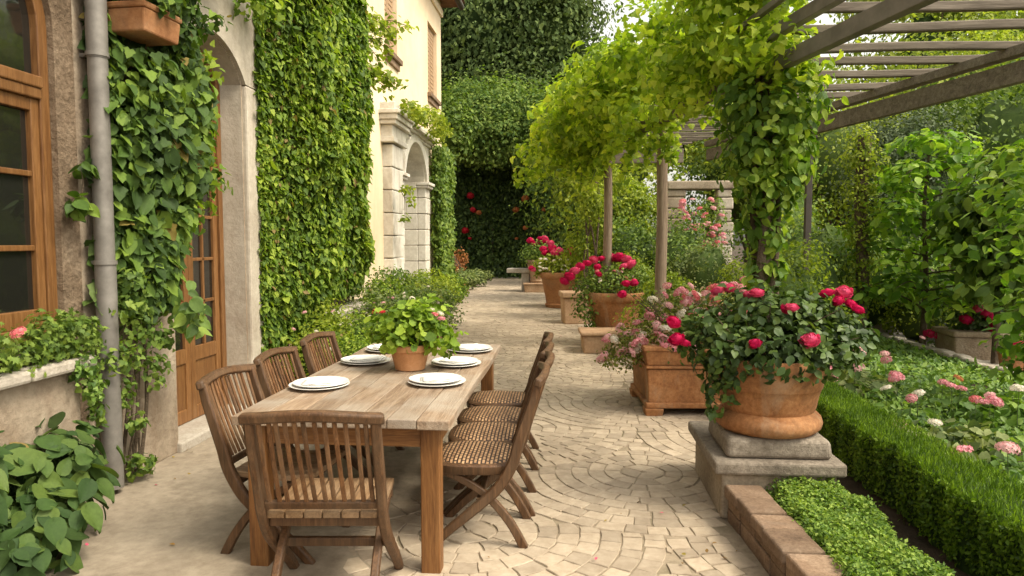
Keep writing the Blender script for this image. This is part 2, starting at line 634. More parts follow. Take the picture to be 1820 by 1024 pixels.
MT['win_wood'] = wood('window_wood', [(0.103, 0.041, 0.012), (0.163, 0.074, 0.023), (0.218, 0.109, 0.041)], 'Z', 1.3, .42, .15)
MT['door_wood'] = wood('door_wood', [(0.126, 0.051, 0.016), (0.197, 0.090, 0.030), (0.257, 0.132, 0.051)], 'Z', 1.2, .45, .2)
MT['top_wood'] = wood('tabletop_wood', [(0.184, 0.115, 0.069), (0.301, 0.213, 0.142), (0.393, 0.303, 0.223)], 'Y', 1.1, .6, .22, weather=(.75, (.40, .345, .28)), bstr=.7)
MT['leg_wood'] = wood('table_leg_wood', [(0.107, 0.041, 0.012), (0.197, 0.086, 0.026), (0.279, 0.139, 0.051)], 'Z', 1.2, .5, .2)
MT['apron_wood'] = wood('apron_wood', [(.13, .055, .018), (.22, .10, .034), (.31, .16, .06)], 'X', 1.2, .5, .2)
MT['chair_wood'] = wood('chair_wood', [(0.045, 0.021, 0.008), (0.092, 0.043, 0.017), (0.162, 0.083, 0.037)], 'Z', 1.4, .5, .25, weather=(.4, (.15, .108, .07)), bstr=.4)
MT['slat_wood'] = wood('slat_wood', [(0.065, 0.027, 0.009), (0.135, 0.060, 0.022), (0.238, 0.117, 0.048)], 'Z', 1.6, .55, .35, weather=(.4, (.26, .18, .11)), bstr=.4)
MT['seat_wood'] = wood('seat_wood', [(0.125, 0.066, 0.029), (0.232, 0.136, 0.065), (0.321, 0.206, 0.112)], 'Y', 1.3, .5, .3, weather=(.4, (.34, .26, .18)), bstr=.4)
MT['beam_wood'] = wood('pergola_wood', [(.11, .09, .065), (.20, .165, .125), (.29, .245, .195)], 'X', .7, .8, .2, bstr=.5)
MT['post_wood'] = wood('post_wood', [(.15, .10, .065), (.24, .175, .12), (.32, .25, .18)], 'Z', .7, .75, .15, bstr=.5)
MT['grey_beam'] = plain('grey_beam_paint', (.17, .155, .135), .5, 0, .5, .4, ns=6)
MT['dark_iron'] = plain('dark_iron', (.055, .042, .032), .55, 0, .4)
MT['bark'] = mottled('bark', [(.06, .042, .028), (.11, .08, .052), (.17, .13, .09)], 8, .95, 35, 1.0, .03, .5)
MT['pipe'] = plain('zinc_pipe', (.20, .185, .165), .5, .25, .5, .4, ns=7)
MT['white'] = plain('glazed_white', (.80, .785, .75), .2, 0, .05, .5)
MT['napkin'] = plain('napkin_linen', (.78, .765, .72), .85, 0, .15, .2, ns=30)
MT['shutter'] = plain('shutter_paint', (.42, .27, .15), .6, 0, .2)
MT['roof_tile'] = mottled('roof_tile', [(.14, .07, .04), (.22, .11, .06), (.30, .17, .10)], 4, .9, 30, .5, .02, island=.3)
g_, nt, b, out = new_mat('window_glass')
MT['glass'] = g_
b.inputs['Base Color'].default_value = (.012, .012, .010, 1)
b.inputs['Roughness'].default_value = .06
b.inputs['Specular IOR Level'].default_value = 1.0
nn = noise(nt, objco(nt), 5, 3, .5)
bump(nt, b, nn, .06, .02)

# woven cane seat
m_, nt, b, out = new_mat('woven_cane')
MT['cane'] = m_
co = objco(nt)
br = node(nt, 'ShaderNodeTexBrick', {'Vector': co, 'Color1': c4((.44, .27, .14)), 'Color2': c4((.30, .17, .085)), 'Mortar': c4((.04, .022, .012)),
                                     'Scale': 1.0, 'Mortar Size': .0045, 'Brick Width': .040, 'Row Height': .021, 'Bias': .0})
nz = noise(nt, co, 30, 5, .7)
cc = mixc(nt, .5, br.outputs[0], ramp(nt, nz, [(.3, .1), (.7, .9)]), 'SOFT_LIGHT')
nt.links.new(cc, b.inputs['Base Color'])
b.inputs['Roughness'].default_value = .65
hh = node(nt, 'ShaderNodeMath', {0: br.outputs[1], 1: -1.0}, operation='MULTIPLY').outputs[0]
bump(nt, b, hh, .8, .006)

L = {}
L['ivy'] = leafmat('ivy_leaf', (.02, .05, .013), (.045, .105, .02), (.105, .195, .032), .25, .58, 2.2, odd=(.012, (.25, .19, .05)))
L['creeper'] = leafmat('creeper_leaf', (.042, .095, .018), (.10, .195, .028), (.205, .32, .055), .35, .55, 1.6, odd=(.02, (.24, .17, .06)))
L['vine'] = leafmat('vine_leaf', (.10, .195, .02), (.195, .33, .036), (.33, .46, .08), .45, .45, .9)
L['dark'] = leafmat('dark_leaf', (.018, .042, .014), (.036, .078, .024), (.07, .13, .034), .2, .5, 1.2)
L['mid'] = leafmat('mid_leaf', (.036, .082, .02), (.078, .155, .033), (.14, .235, .055), .3, .5, .8)
L['light'] = leafmat('light_leaf', (.07, .13, .018), (.135, .215, .028), (.22, .31, .05), .4, .5, .7)
L['soft'] = leafmat('soft_tree_leaf', (.045, .105, .03), (.09, .17, .045), (.155, .25, .075), .3, .7, .9)
L['far'] = leafmat('far_leaf', (.10, .17, .035), (.17, .26, .05), (.25, .34, .08), .4, .6, .3)
L['grey'] = leafmat('greygreen_leaf', (.055, .10, .045), (.105, .165, .08), (.18, .25, .13), .3, .6, 1.5)
L['conifer'] = leafmat('conifer_leaf', (.046, .09, .038), (.062, .115, .045), (.095, .155, .058), .2, .8, .5)
L['blue'] = leafmat('bluegreen_leaf', (.03, .06, .04), (.06, .105, .072), (.10, .155, .105), .2, .6, .8)
L['hedge'] = leafmat('hedge_leaf', (.03, .075, .010), (.065, .145, .014), (.125, .24, .022), .35, .5, 3)
L['cover'] = leafmat('cover_leaf', (.05, .12, .02), (.11, .22, .04), (.20, .33, .08), .3, .5, 5)
L['rose'] = leafmat('rose_leaf', (.018, .042, .014), (.036, .082, .024), (.075, .14, .038), .2, .38, 3)
L['bed'] = leafmat('bed_leaf', (.04, .10, .026), (.08, .175, .042), (.15, .27, .07), .3, .45, 1.6)
L['big'] = leafmat('big_leaf', (.017, .047, .013), (.031, .075, .02), (.06, .115, .03), .2, .62, 3, odd=(.015, (.22, .16, .05)))
L['geranium'] = leafmat('geranium_leaf', (.06, .13, .018), (.12, .23, .028), (.21, .34, .05), .35, .5, 6)
L['azalea'] = leafmat('azalea_leaf', (.05, .085, .02), (.10, .155, .035), (.17, .23, .06), .3, .5, 4, odd=(.12, (.45, .33, .22)))
L['rust'] = leafmat('rust_leaf', (.16, .075, .04), (.27, .14, .075), (.36, .21, .12), .3, .6, 3)
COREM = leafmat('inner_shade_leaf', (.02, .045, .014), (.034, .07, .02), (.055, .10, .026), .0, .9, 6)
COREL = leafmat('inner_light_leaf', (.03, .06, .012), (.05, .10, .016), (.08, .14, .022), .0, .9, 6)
PM = {
    'crimson': petalmat('crimson_petal', (.52, .006, .07), (.74, .025, .15)),
    'rose': petalmat('rose_petal', (.66, .05, .15), (.80, .14, .26)),
    'pink': petalmat('pink_petal', (.62, .16, .22), (.80, .42, .44)),
    'pale': petalmat('pale_pink_petal', (.74, .33, .37), (.82, .56, .53)),
    'white': petalmat('white_petal', (.76, .66, .52), (.82, .78, .68)),
    'coral': petalmat('coral_petal', (.62, .09, .12), (.80, .30, .30)),
    'orange': petalmat('orange_petal', (.55, .16, .05), (.70, .30, .12)),
    'red': petalmat('red_petal', (.55, .015, .03), (.70, .05, .07)),
}


# ------------------------------------------------------------------ blooms
def peony_mesh(name, mat, petals=70, seed=1):
    rs = random.Random(seed)
    mb = MB()
    for i in range(petals):
        f = i / petals
        th = math.acos(1 - 1.75 * f)             # from the top down past the equator
        ph = i * 2.39996 + rs.uniform(-.2, .2)
        d = Vector((math.sin(th) * math.cos(ph), math.sin(th) * math.sin(ph), math.cos(th) * .85))
        tang = d.cross(Vector((0, 0, 1)))
        tang = tang.normalized() if tang.length > .01 else Vector((1, 0, 0))
        upv = tang.cross(d).normalized()
        rr = .62 + .3 * f + rs.uniform(-.06, .10)
        wdt = .34 * rs.uniform(.8, 1.25)
        c = d * rr
        tilt = rs.uniform(.1, .45)
        vs = []
        for (v, wd) in ((-.55, .45), (0, .95), (.45, 1.0), (.72, .6)):
            for u in (-1, 0, 1):
                ruffle = rs.uniform(-.05, .05)
                vs.append(c + tang * (u * wd * wdt) + upv * (v * .55) + d * (tilt * (v + .3) * .5 - abs(u) * .10 + ruffle - .12))
        fs = []
        for a in range(3):
            for k in range(2):
                fs.append((a * 3 + k, a * 3 + k + 1, a * 3 + k + 4, a * 3 + k + 3))
        mb.add(vs, fs)
    mb.lathe([(.05, -.6), (.45, -.45), (.66, -.1), (.62, .3), (.3, .55), (.02, .6)], 12)
    me = bpy.data.meshes.new(name)
    me.from_pydata(mb.v, [], mb.f)
    me.materials.append(mat)
    me.polygons.foreach_set('use_smooth', [True] * len(me.polygons))
    return me


def cluster_mesh(name, mat, n=34, seed=2, flat=.6):
    """head of many small five-petalled florets"""
    rs = random.Random(seed)
    mb = MB()
    for i in range(n):
        f = (i + .5) / n
        th = math.acos(1 - 1.25 * f)
        ph = i * 2.39996
        d = Vector((math.sin(th) * math.cos(ph), math.sin(th) * math.sin(ph), math.cos(th)))
        c = Vector((d.x, d.y, d.z * flat)) * rs.uniform(.78, 1.05)
        t = d.cross(Vector((.2, .1, 1)))
        t.normalize()
        u = t.cross(d)
        s = .30 * rs.uniform(.8, 1.2)
        a0 = rs.uniform(0, 6)
        for k in range(5):
            a = a0 + k * 2 * PI / 5
            e = t * math.cos(a) + u * math.sin(a)
            sd_ = t * -math.sin(a) + u * math.cos(a)
            mb.add([c, c + e * s * .6 + sd_ * s * .36 + d * .05, c + e * s + d * .03, c + e * s * .6 - sd_ * s * .36 + d * .05], [(0, 1, 2, 3)])
    me = bpy.data.meshes.new(name)
    me.from_pydata(mb.v, [], mb.f)
    me.materials.append(mat)
    return me


PEO = {k: [peony_mesh('peony', PM[k], 64, s) for s in (1, 2)] for k in ('crimson', 'rose', 'pink', 'red', 'orange')}
CLU = {k: [cluster_mesh('flower_cluster', PM[k], 34, s) for s in (3, 4)] for k in PM}


def bloom(parent, loc, r, kind='crimson', shape='peony', tilt=.5, flat=1.0):
    if kind == 'crimson' and shape == 'peony' and random.random() < .28:
        kind = 'rose'
    me = random.choice((PEO if shape == 'peony' else CLU)[kind])
    r *= random.uniform(.86, 1.12)
    flat *= random.uniform(.78, 1.05)
    o = bpy.data.objects.new('bloom', me)
    COL.objects.link(o)
    o.parent = parent
    o.location = loc
    o.rotation_euler = (random.uniform(-tilt, tilt) + .25, random.uniform(-tilt, tilt), random.uniform(0, 6.28))
    o.scale = (r, r, r * flat)
    return o


# ================================================================== SETTING
def sheet(name, x0, x1, y0, y1, z, mat):
    mb = MB()
    mb.add([(x0, y0, z), (x1, y0, z), (x1, y1, z), (x0, y1, z)], [(0, 1, 2, 3)])
    return struct(mb.build(name, mat))


sheet('ground', -150, 150, -40, 300, -.02, MT['soil'])
# the paving bed: sandy mortar under the setts, and the worn concrete apron by the house
PATH_L = [(-1, -2.98), (6.4, -2.98), (6.6, -2.2), (8, -2.0), (12, -2.45), (19.3, -3.3), (23, -3.6), (26, -3.4), (31, -3.4)]
PATH_R = [(-1, 1.2), (3.3, .95), (4.0, .9), (4.9, 1.7), (6, 2.0), (7.5, 1.9), (10.2, 1.3), (14, .7), (18, .4), (23, -.3), (31, -.6)]


def lerp(tab, y):
    for (a, xa), (c, xc) in zip(tab[:-1], tab[1:]):
        if a <= y <= c:
            return xa + (xc - xa) * (y - a) / (c - a)
    return tab[-1][1]


mb = MB()
ys = np.linspace(-1, 31, 65)
vs = []
for y in ys:
    vs += [(lerp(PATH_L, y), y, 0), (lerp(PATH_R, y), y, 0)]
mb.add(vs, [(2 * i, 2 * i + 1, 2 * i + 3, 2 * i + 2) for i in range(len(ys) - 1)])
struct(mb.build('paving_bed', MT['mortar']))


def fade(x, y):
    """how far the concrete apron covers the setts (1 = covered)"""
    e = -1.15 + .25 * math.sin(y * 1.7) + .12 * math.sin(y * 4.1 + 1) + .35 * max(0, 3.6 - y)
    if y > 5.2:
        e -= (y - 5.2) * .75
    return e - x


def setts():
    """stone setts laid as overlapping fans: rings of irregular blocks round each fan centre"""
    mb = MB()
    W, R0, H, DR = 2.1, 1.05, 1.05, .112
    rs = random.Random(5)

    def centre(i, j):
        return (.55 + i * W + (W / 2 if j % 2 else 0), .55 + j * H)

    def owner(x, y):
        """the farthest fan whose disc covers the point"""
        j1 = int(math.floor((y - .55 + R0) / H))
        for j in (j1, j1 - 1, j1 - 2):
            i0 = int(round((x - .55 - (W / 2 if j % 2 else 0)) / W))
            c = centre(i0, j)
            if (x - c[0]) ** 2 + (y - c[1]) ** 2 <= R0 * R0:
                return (i0, j)
        return None

    for j in range(0, 29):
        for i in range(-3, 4):
            c = centre(i, j)
            far = c[1] > 14
            nr = int(R0 / DR)
            for k in range(nr):
                r1 = R0 - k * DR
                r0 = r1 - DR if k < nr - 1 else .02
                rm = (r0 + r1) / 2
                na = max(3, int(2 * PI * rm / (.128 if not far else .2)))
                a_off = rs.uniform(0, 6.28)
                ang = [a_off + 2 * PI * (q + rs.uniform(-.2, .2)) / na for q in range(na)]
                for q in range(na):
                    a0, a1 = ang[q], ang[(q + 1) % na] + (2 * PI if q == na - 1 else 0)
                    am = (a0 + a1) / 2
                    cx, cy = c[0] + rm * math.cos(am), c[1] + rm * math.sin(am)
                    if cy < 1.5 or cy > 30.5 or owner(cx, cy) != (i, j):
                        continue
                    if cx < lerp(PATH_L, cy) + .02 or cx > lerp(PATH_R, cy) - .04:
                        continue
                    fd = fade(cx, cy)
                    if fd > .28:
                        continue
                    pts = []
                    for (a, r) in ((a0, r0), (am, r0), (a1, r0), (a1, rm), (a1, r1), (am, r1), (a0, r1), (a0, rm)):
                        x, y = c[0] + r * math.cos(a), c[1] + r * math.sin(a)
                        if owner(x, y) != (i, j):
                            lo, hi = 0.0, 1.0
                            for _ in range(5):
                                m = (lo + hi) / 2
                                if owner(cx + (x - cx) * m, cy + (y - cy) * m) == (i, j):
                                    lo = m
                                else:
                                    hi = m
                            x, y = cx + (x - cx) * lo, cy + (y - cy) * lo
                        pts.append((x + rs.uniform(-.005, .005), y + rs.uniform(-.005, .005)))
                    mx = sum(p[0] for p in pts) / 8
                    my = sum(p[1] for p in pts) / 8
                    wx, wy = .06 * math.sin(my * 1.1), .05 * math.sin(mx * 1.9 + 1)
                    z = .0075 - (max(0, fd + .1) * .035) + rs.uniform(-.0016, .0016)
                    g = rs.uniform(.94, .968)
                    tx, ty = rs.uniform(-.012, .012), rs.uniform(-.012, .012)
                    ring = []
                    for sc, zz in ((g, -.012), (g * .985, z - .004), (g * .94, z)):
                        ring += [(mx + wx + (p[0] - mx) * sc, my + wy + (p[1] - my) * sc, zz + ((p[0] - mx) * tx + (p[1] - my) * ty if zz > 0 else 0)) for p in pts]
                    fs = []
                    for r_ in range(2):
                        for u in range(8):
                            fs.append((r_ * 8 + u, r_ * 8 + (u + 1) % 8, r_ * 8 + 8 + (u + 1) % 8, r_ * 8 + 8 + u))
                    fs.append(tuple(range(16, 24)))
                    mb.add(ring, fs)
    o = mb.build('stone_paving', MT['setts'], smooth=False)
    return struct(o)


setts()
# concrete apron, thinning out over the setts along a ragged edge
mb = MB()
nx, ny = 70, 90
vs, fs = [], []
for j in range(ny + 1):
    y = -.5 + 8.2 * j / ny
    for i in range(nx + 1):
        x = -2.98 + 2.9 * i / nx
        f = fade(x, y)
        h = max(-.03, min(1, (f + .22) / .4)) * .0125
        h += .0016 * math.sin(x * 7 + y * 3) * math.sin(y * 6 - x * 2)
        vs.append((x, y, h if f > -.22 else -.03))
for j in range(ny):
    for i in range(nx):
        a = j * (nx + 1) + i
        if max(vs[k][2] for k in (a, a + 1, a + nx + 1, a + nx + 2)) > -.02:
            fs.append((a, a + 1, a + nx + 2, a + nx + 1))
mb.add(vs, fs)
struct(mb.build('concrete_apron', MT['concrete'], smooth=True))
# grey side path beyond the rose bed
mb = MB()
mb.box(5.0, 6.6, 7.0, 13.2, -.02, .03)
mb.box(-3.4, .2, 30.5, 31.2, -.02, .05)
struct(mb.build('side_path', MT['path_grey'], bevel=.01))

# ================================================================== THE HOUSE ON THE LEFT
WX = -2.95


def arch_pts(y0, y1, zs, rise, n=18):
    """segmental arch polyline from (y0, zs) over the crown to (y1, zs)"""
    h = (y1 - y0) / 2
    if rise >= h - 1e-6:
        return [((y0 + y1) / 2 - h * math.cos(PI * i / n), zs + rise * math.sin(PI * i / n)) for i in range(n + 1)]
    rad = (h * h + rise * rise) / (2 * rise)
    a = math.asin(h / rad)
    return [((y0 + y1) / 2 + rad * math.sin(-a + 2 * a * i / n), zs + rise - rad + rad * math.cos(-a + 2 * a * i / n)) for i in range(n + 1)]


house = thing('stone_house', 'weathered beige plastered house with arched window and arched glazed door', 'house', (WX, 5, 0))
WIN = (2.86, 3.86, 1.03, 2.78, .5)      # y0 y1 sill spring rise
DOOR = (5.0, 6.16, .0, 2.98, .30)


def wall_openings(ya, yb, zt, ops, depth, x=WX):
    mb = MB()
    cur = ya
    for (y0, y1, z0, zs, rise) in ops:
        mb.add([(x, cur, 0), (x, y0, 0), (x, y0, zt), (x, cur, zt)], [(0, 1, 2, 3)])
        if z0 > 0:
            mb.add([(x, y0, 0), (x, y1, 0), (x, y1, z0), (x, y0, z0)], [(0, 1, 2, 3)])
            mb.add([(x, y0, z0), (x, y1, z0), (x - depth, y1, z0), (x - depth, y0, z0)], [(0, 1, 2, 3)])
        ap = arch_pts(y0, y1, zs, rise)
        for (p, q) in zip(ap[:-1], ap[1:]):
            mb.add([(x, p[0], p[1]), (x, q[0], q[1]), (x, q[0], zt), (x, p[0], zt)], [(0, 1, 2, 3)])
            mb.add([(x, p[0], p[1]), (x, q[0], q[1]), (x - depth, q[0], q[1]), (x - depth, p[0], p[1])], [(3, 2, 1, 0)], 1)
        mb.add([(x, y0, z0), (x, y0, zs), (x - depth, y0, zs), (x - depth, y0, z0)], [(0, 1, 2, 3)], 1)
        mb.add([(x, y1, z0), (x, y1, zs), (x - depth, y1, zs), (x - depth, y1, z0)], [(3, 2, 1, 0)], 1)
        cur = y1
    mb.add([(x, cur, 0), (x, yb, 0), (x, yb, zt), (x, cur, zt)], [(0, 1, 2, 3)])
    return mb


ho = (WX, 5, 0)
wall_openings(-2, 4.02, 6.0, [WIN], .12).build('wall', [MT['rough_wall'], MT['rough_wall']], house, org=ho)
mb = wall_openings(4.02, 6.40, 6.0, [DOOR], .30)
mb.build('wall', [MT['plaster'], MT['plaster_pale']], house, org=ho)  # paler reveal colour stands in for light on jamb and soffit
mb = MB()
mb.box(WX - .2, WX + .045, 6.18, 6.46, 0, 2.98)
for p, q in zip(arch_pts(5.0, 6.16, 2.98, .30)[9:-1], arch_pts(5.0, 6.16, 2.98, .30)[10:]):
    pass
mb.build('pier', MT['plaster_pale'], house, bevel=.02, org=ho)
mb = MB()
ap = arch_pts(4.985, 6.175, 2.985, .31)
vs = []
for (y, z) in ap:
    vs += [(WX + .04, y, z), (WX + .04, y, 4.6)]
n = len(ap)
mb.add(vs, [(2 * i, 2 * i + 2, 2 * i + 3, 2 * i + 1) for i in range(n - 1)])
vs = []
for (y, z) in ap:
    vs += [(WX + .04, y, z), (WX - .02, y, z)]
mb.add(vs, [(2 * i, 2 * i + 1, 2 * i + 3, 2 * i + 2) for i in range(n - 1)])
mb.box(WX - .02, WX + .04, 6.175, 6.46, 2.985, 4.6)
mb.build('arch_surround', MT['plaster_pale'], house, org=ho)
mb = MB()
mb.box(WX - 2, WX, 6.40, 9.20, 0, 6.0)
mb.build('wall', MT['plaster'], house, org=ho)
mb = MB()
mb.box(WX - .32, WX + .07, 4.93, 6.2, 0, .085)
mb.build('doorstep', MT['pale_stone'], house, bevel=.015, org=ho)
mb = MB()
mb.box(WX - .12, WX + .03, 4.02, 4.96, 0, .70)
mb.build('plinth', MT['plaster'], house, bevel=.02, org=ho)


def arched_band(mb, xo, xi, y0, y1, zb, zs, rise, t, n=20):
    """frame of thickness t running up one side, over an arch and down the other"""
    o = [(y0, zb)] + arch_pts(y0, y1, zs, rise, n) + [(y1, zb)]
    i_ = [(y0 + t, zb)] + arch_pts(y0 + t, y1 - t, zs, max(.02, rise - t * .9), n) + [(y1 - t, zb)]
    vs = []
    for a, c in zip(o, i_):
        vs += [(xo, a[0], a[1]), (xo, c[0], c[1]), (xi, a[0], a[1]), (xi, c[0], c[1])]
    m = len(o)
    fs = []
    for k in range(m - 1):
        q = 4 * k
        fs += [(q, q + 4, q + 5, q + 1), (q + 2, q + 3, q + 7, q + 6), (q + 1, q + 5, q + 7, q + 3), (q, q + 2, q + 6, q + 4)]
    fs += [(0, 1, 3, 2), (4 * m - 4, 4 * m - 2, 4 * m - 1, 4 * m - 3)]
    return mb.add(vs, fs)


# window: frame, casements, glazing bars, panes
y0, y1, z0, zs, rise = WIN
xo = WX - .035
mb = MB()
arched_band(mb, xo, xo - .08, y0, y1, z0, zs, rise, .075)
mb.box(xo - .08, xo - .005, y0 + .07, y1 - .07, z0, z0 + .07)
wf = mb.build('arched_window', MT['win_wood'], house, bevel=.006, org=ho)
mb = MB()
ym = (y0 + y1) / 2
mb.box(xo - .07, xo + .012, y0 + .07, y1 - .07, 2.38, 2.44)
mb.box(xo - .07, xo + .022, y0 + .07, y1 - .07, 2.44, 2.505)
mb.build('transom', MT['win_wood'], wf, bevel=.008, org=ho)
for s in (0, 1):
    a, c = (y0 + .075, ym - .004) if s == 0 else (ym + .004, y1 - .075)
    mb = MB()
    for (p, q, r_, t_) in ((a, a + .06, z0 + .07, 2.38), (c - .06, c, z0 + .07, 2.38), (a + .06, c - .06, z0 + .07, z0 + .17), (a + .06, c - .06, 2.31, 2.38)):
        mb.box(xo - .062, xo - .012, p, q, r_, t_)
    for z in (1.53, 1.945):
        mb.box(xo - .055, xo - .018, a + .06, c - .06, z, z + .032)
    mb.build('casement', MT['win_wood'], wf, bevel=.005, org=ho)
mb = MB()
mb.box(xo - .06, xo - .02, ym - .03, ym + .03, 2.505, zs + rise - .06)
mb.build('glazing_bar', MT['win_wood'], wf, bevel=.005, org=ho)
mb = MB()
ap = arch_pts(y0 + .05, y1 - .05, zs, rise - .05)
mb.add([(xo - .045, y0 + .05, z0 + .03), (xo - .045, y1 - .05, z0 + .03)] + [(xo - .045, p[0], p[1]) for p in ap[::-1]], [tuple(range(2 + len(ap)))])
mb.build('pane', MT['glass'], wf, org=ho)

# door: frame and two glazed leaves in the arched recess
y0, y1, _, zs, rise = DOOR
xd = WX - .19
mb = MB()
arched_band(mb, xd, xd - .09, y0 + .005, y1 - .005, .085, zs - .005, rise - .005, .07)
df = mb.build('arched_door', MT['door_wood'], house, bevel=.006, org=ho)
ym = (y0 + y1) / 2
for s in (0, 1):
    a, c = (y0 + .08, ym - .003) if s == 0 else (ym + .003, y1 - .08)
    mb = MB()
    xf, xb = xd - .02, xd - .065
    zt = 2.62
    for (p, q, r_, t_) in ((a, a + .075, .09, zt), (c - .075, c, .09, zt), (a + .075, c - .075, .09, .20), (a + .075, c - .075, .58, .70), (a + .075, c - .075, zt - .09, zt)):
        mb.box(xb, xf, p, q, r_, t_)
    mb.box(xb + .012, xf - .014, a + .07, c - .07, .19, .59)
    mid = (a + c) / 2
    mb.box(xb + .01, xf - .006, mid - .014, mid + .014, .70, zt - .09)
    for z in (1.06, 1.42, 1.78, 2.14):
        mb.box(xb + .01, xf - .006, a + .075, c - .075, z, z + .028)
    mb.build('door_leaf', MT['door_wood'], df, bevel=.005, org=ho)
mb = MB()
mb.box(xd - .07, xd - .01, y0 + .07, y1 - .07, 2.62, 2.72)
mb.box(xd - .06, xd - .02, ym - .015, ym + .015, 2.72, zs + rise - .07)
mb.build('transom', MT['door_wood'], df, bevel=.006, org=ho)
mb = MB()
ap = arch_pts(y0 + .05, y1 - .05, zs, rise - .05)
mb.add([(xd - .045, y0 + .05, .64), (xd - .045, y1 - .05, .64)] + [(xd - .045, p[0], p[1]) for p in ap[::-1]], [tuple(range(2 + len(ap)))])
mb.build('pane', MT['glass'], df, org=ho)
mb = MB()
mb.tube([(xd - .02, ym - .05, 1.02), (xd + .035, ym - .05, 1.02), (xd + .035, ym - .14, 1.02)], .009)
mb.build('handle', MT['dark_iron'], df, smooth=True, org=ho)

# drainpipe
dp = thing('drainpipe', 'grey zinc drainpipe running up the wall between the window and the ivy', 'drainpipe', (-2.84, 4.08, 0))
mb = MB()
prof = []
for z in (0, 1.0, 1.5, 2.72):
    pass
mb.tube([(0, 0, .05), (0, 0, 1.46)], .060, 20)
mb.tube([(0, 0, 1.44), (0, 0, 2.70)], .056, 20)
mb.tube([(0, 0, 2.68), (0, 0, 4.6)], .060, 20)
mb.build('pipe', MT['pipe'], dp, smooth=True)
for z in (1.455, 2.70, .82):
    mb = MB()
    mb.lathe([(.057, -.012), (.067, -.012), (.067, .012), (.057, .012)], 24, (0, 0, z))
    mb.box(-.12, -.05, -.012, .012, z - .01, z + .01)
    mb.build('clamp', MT['pipe'], dp, smooth=True)

# low planter wall under the window with stone coping
pw = thing('planter_wall', 'low plastered planter wall with pale stone coping under the arched window', 'planter wall', (-2.8, 3, 0))
o3 = (-2.8, 3, 0)
mb = MB()
mb.box(WX + .002, -2.82, 1.2, 3.80, 0, .86)
mb.build('wall', MT['plaster'], pw, bevel=.02, org=o3)
mb = MB()
yy = 1.2
for dy in (.55, .62, .5, .48, .50):
    mb.box(WX + .10, -2.74, yy, yy + dy - .006, .86, .93 + random.uniform(-.006, .006))
    yy += dy
mb.build('coping', MT['pale_stone'], pw, bevel=.018, org=o3)
mb = MB()
mb.box(WX + .004, WX + .105, 1.2, 3.84, .86, .915)
mb.build('soil', MT['soil'], pw, org=o3)

# terracotta wall planter above the ivy
wp = thing('wall_planter', 'small terracotta trough fixed high on the wall above the ivy', 'planter', (-2.71, 4.36, 2.87))
wp.rotation_euler = (0, 0, R(-4))
mb = MB()
mb.box(-.12, .12, -.17, .17, 0, .14, taper=.012)
mb.box(-.14, .14, -.19, .19, .14, .18)
mb.build('trough', MT['terracotta_dark'], wp, bevel=.012)

# ================================================================== YELLOW HOUSE AND STONE PORTAL
YX = -3.5
yh = thing('yellow_house', 'pale yellow plastered house with shuttered upper windows behind the portal', 'house', (YX, 15, 0))
yo = (YX, 15, 0)
mb = MB()
YW = [(13.2, 14.15), (17.2, 18.35)]
zb, zt = 5.22, 6.95
cur, YE = 9.21, 18.95


def rect(mb, ya, yb, za, zc, x=YX, mi=0):
    mb.add([(x, ya, za), (x, yb, za), (x, yb, zc), (x, ya, zc)], [(0, 1, 2, 3)], mi)


for (a, c) in YW:
    if a > 16:
        rect(mb, cur, a, 3.9, 8.0)
        rect(mb, cur, 14.40, 0, 3.9)
        rect(mb, 16.60, a, 0, 3.9)
    else:
        rect(mb, cur, a, 0, 8.0)
    rect(mb, a, c, 0, zb)
    rect(mb, a, c, zt, 8.0)
    for (p, q) in (((a, zb), (a, zt)), ((a, zt), (c, zt)), ((c, zt), (c, zb)), ((c, zb), (a, zb))):
        mb.add([(YX, p[0], p[1]), (YX, q[0], q[1]), (YX - .18, q[0], q[1]), (YX - .18, p[0], p[1])], [(0, 1, 2, 3)])
    cur = c
rect(mb, cur, YE, 0, 8.0)
mb.add([(YX, YE, 0), (YX - 6, YE, 0), (YX - 6, YE, 8), (YX, YE, 8)], [(0, 1, 2, 3)])
mb.add([(YX, 10.15, 0), (YX - 6, 10.15, 0), (YX - 6, 10.15, 8), (YX, 10.15, 8)], [(3, 2, 1, 0)])
mb.build('wall', MT['yellow'], yh, org=yo)
for (a, c) in YW:
    mb = MB()
    mb.add([(YX - .16, a, zb), (YX - .16, c, zb), (YX - .16, c, zt), (YX - .16, a, zt)], [(0, 1, 2, 3)])
    wn = mb.build('window', MT['glass'], yh, org=yo)
    mb = MB()
    for (p, q) in ((a + .02, (a + c) / 2 - .01), ((a + c) / 2 + .01, c - .02)):
        mb.box(YX - .12, YX - .08, p, q, zb + .02, zt - .02)
        for k in range(16):
            z = zb + .1 + k * .1
            mb.box(YX - .085, YX - .07, p + .07, q - .07, z, z + .05)
    mb.build('shutter', MT['shutter'], wn, org=yo)
    mb = MB()
    mb.box(YX - .1, YX + .10, a - .08, c + .08, zb - .10, zb)
    mb.box(YX - .05, YX + .05, a - .04, c + .04, zb - .22, zb - .10)
    mb.build('sill', MT['brick'], wn, bevel=.012, org=yo)
mb = MB()
mb.box(YX + .001, YX + .06, 10.2, YE + .05, 7.55, 7.75)
mb.build('cornice', MT['yellow'], yh, bevel=.02, org=yo)
mb = MB()
mb.box(YX - 6.2, YX + .55, 10.0, YE + .45, 7.95, 8.05)
mb.add([(YX + .6, 10, 8.05), (YX + .6, YE + .5, 8.05), (YX - 3, YE - 2.5, 9.9), (YX - 3, 12.5, 9.9)], [(0, 1, 2, 3)])
mb.build('roof', MT['roof_tile'], yh, org=yo)
mb = MB()
mb.tube([(YX + .5, 10, 7.93), (YX + .5, YE + .4, 7.93)], .08, 10)
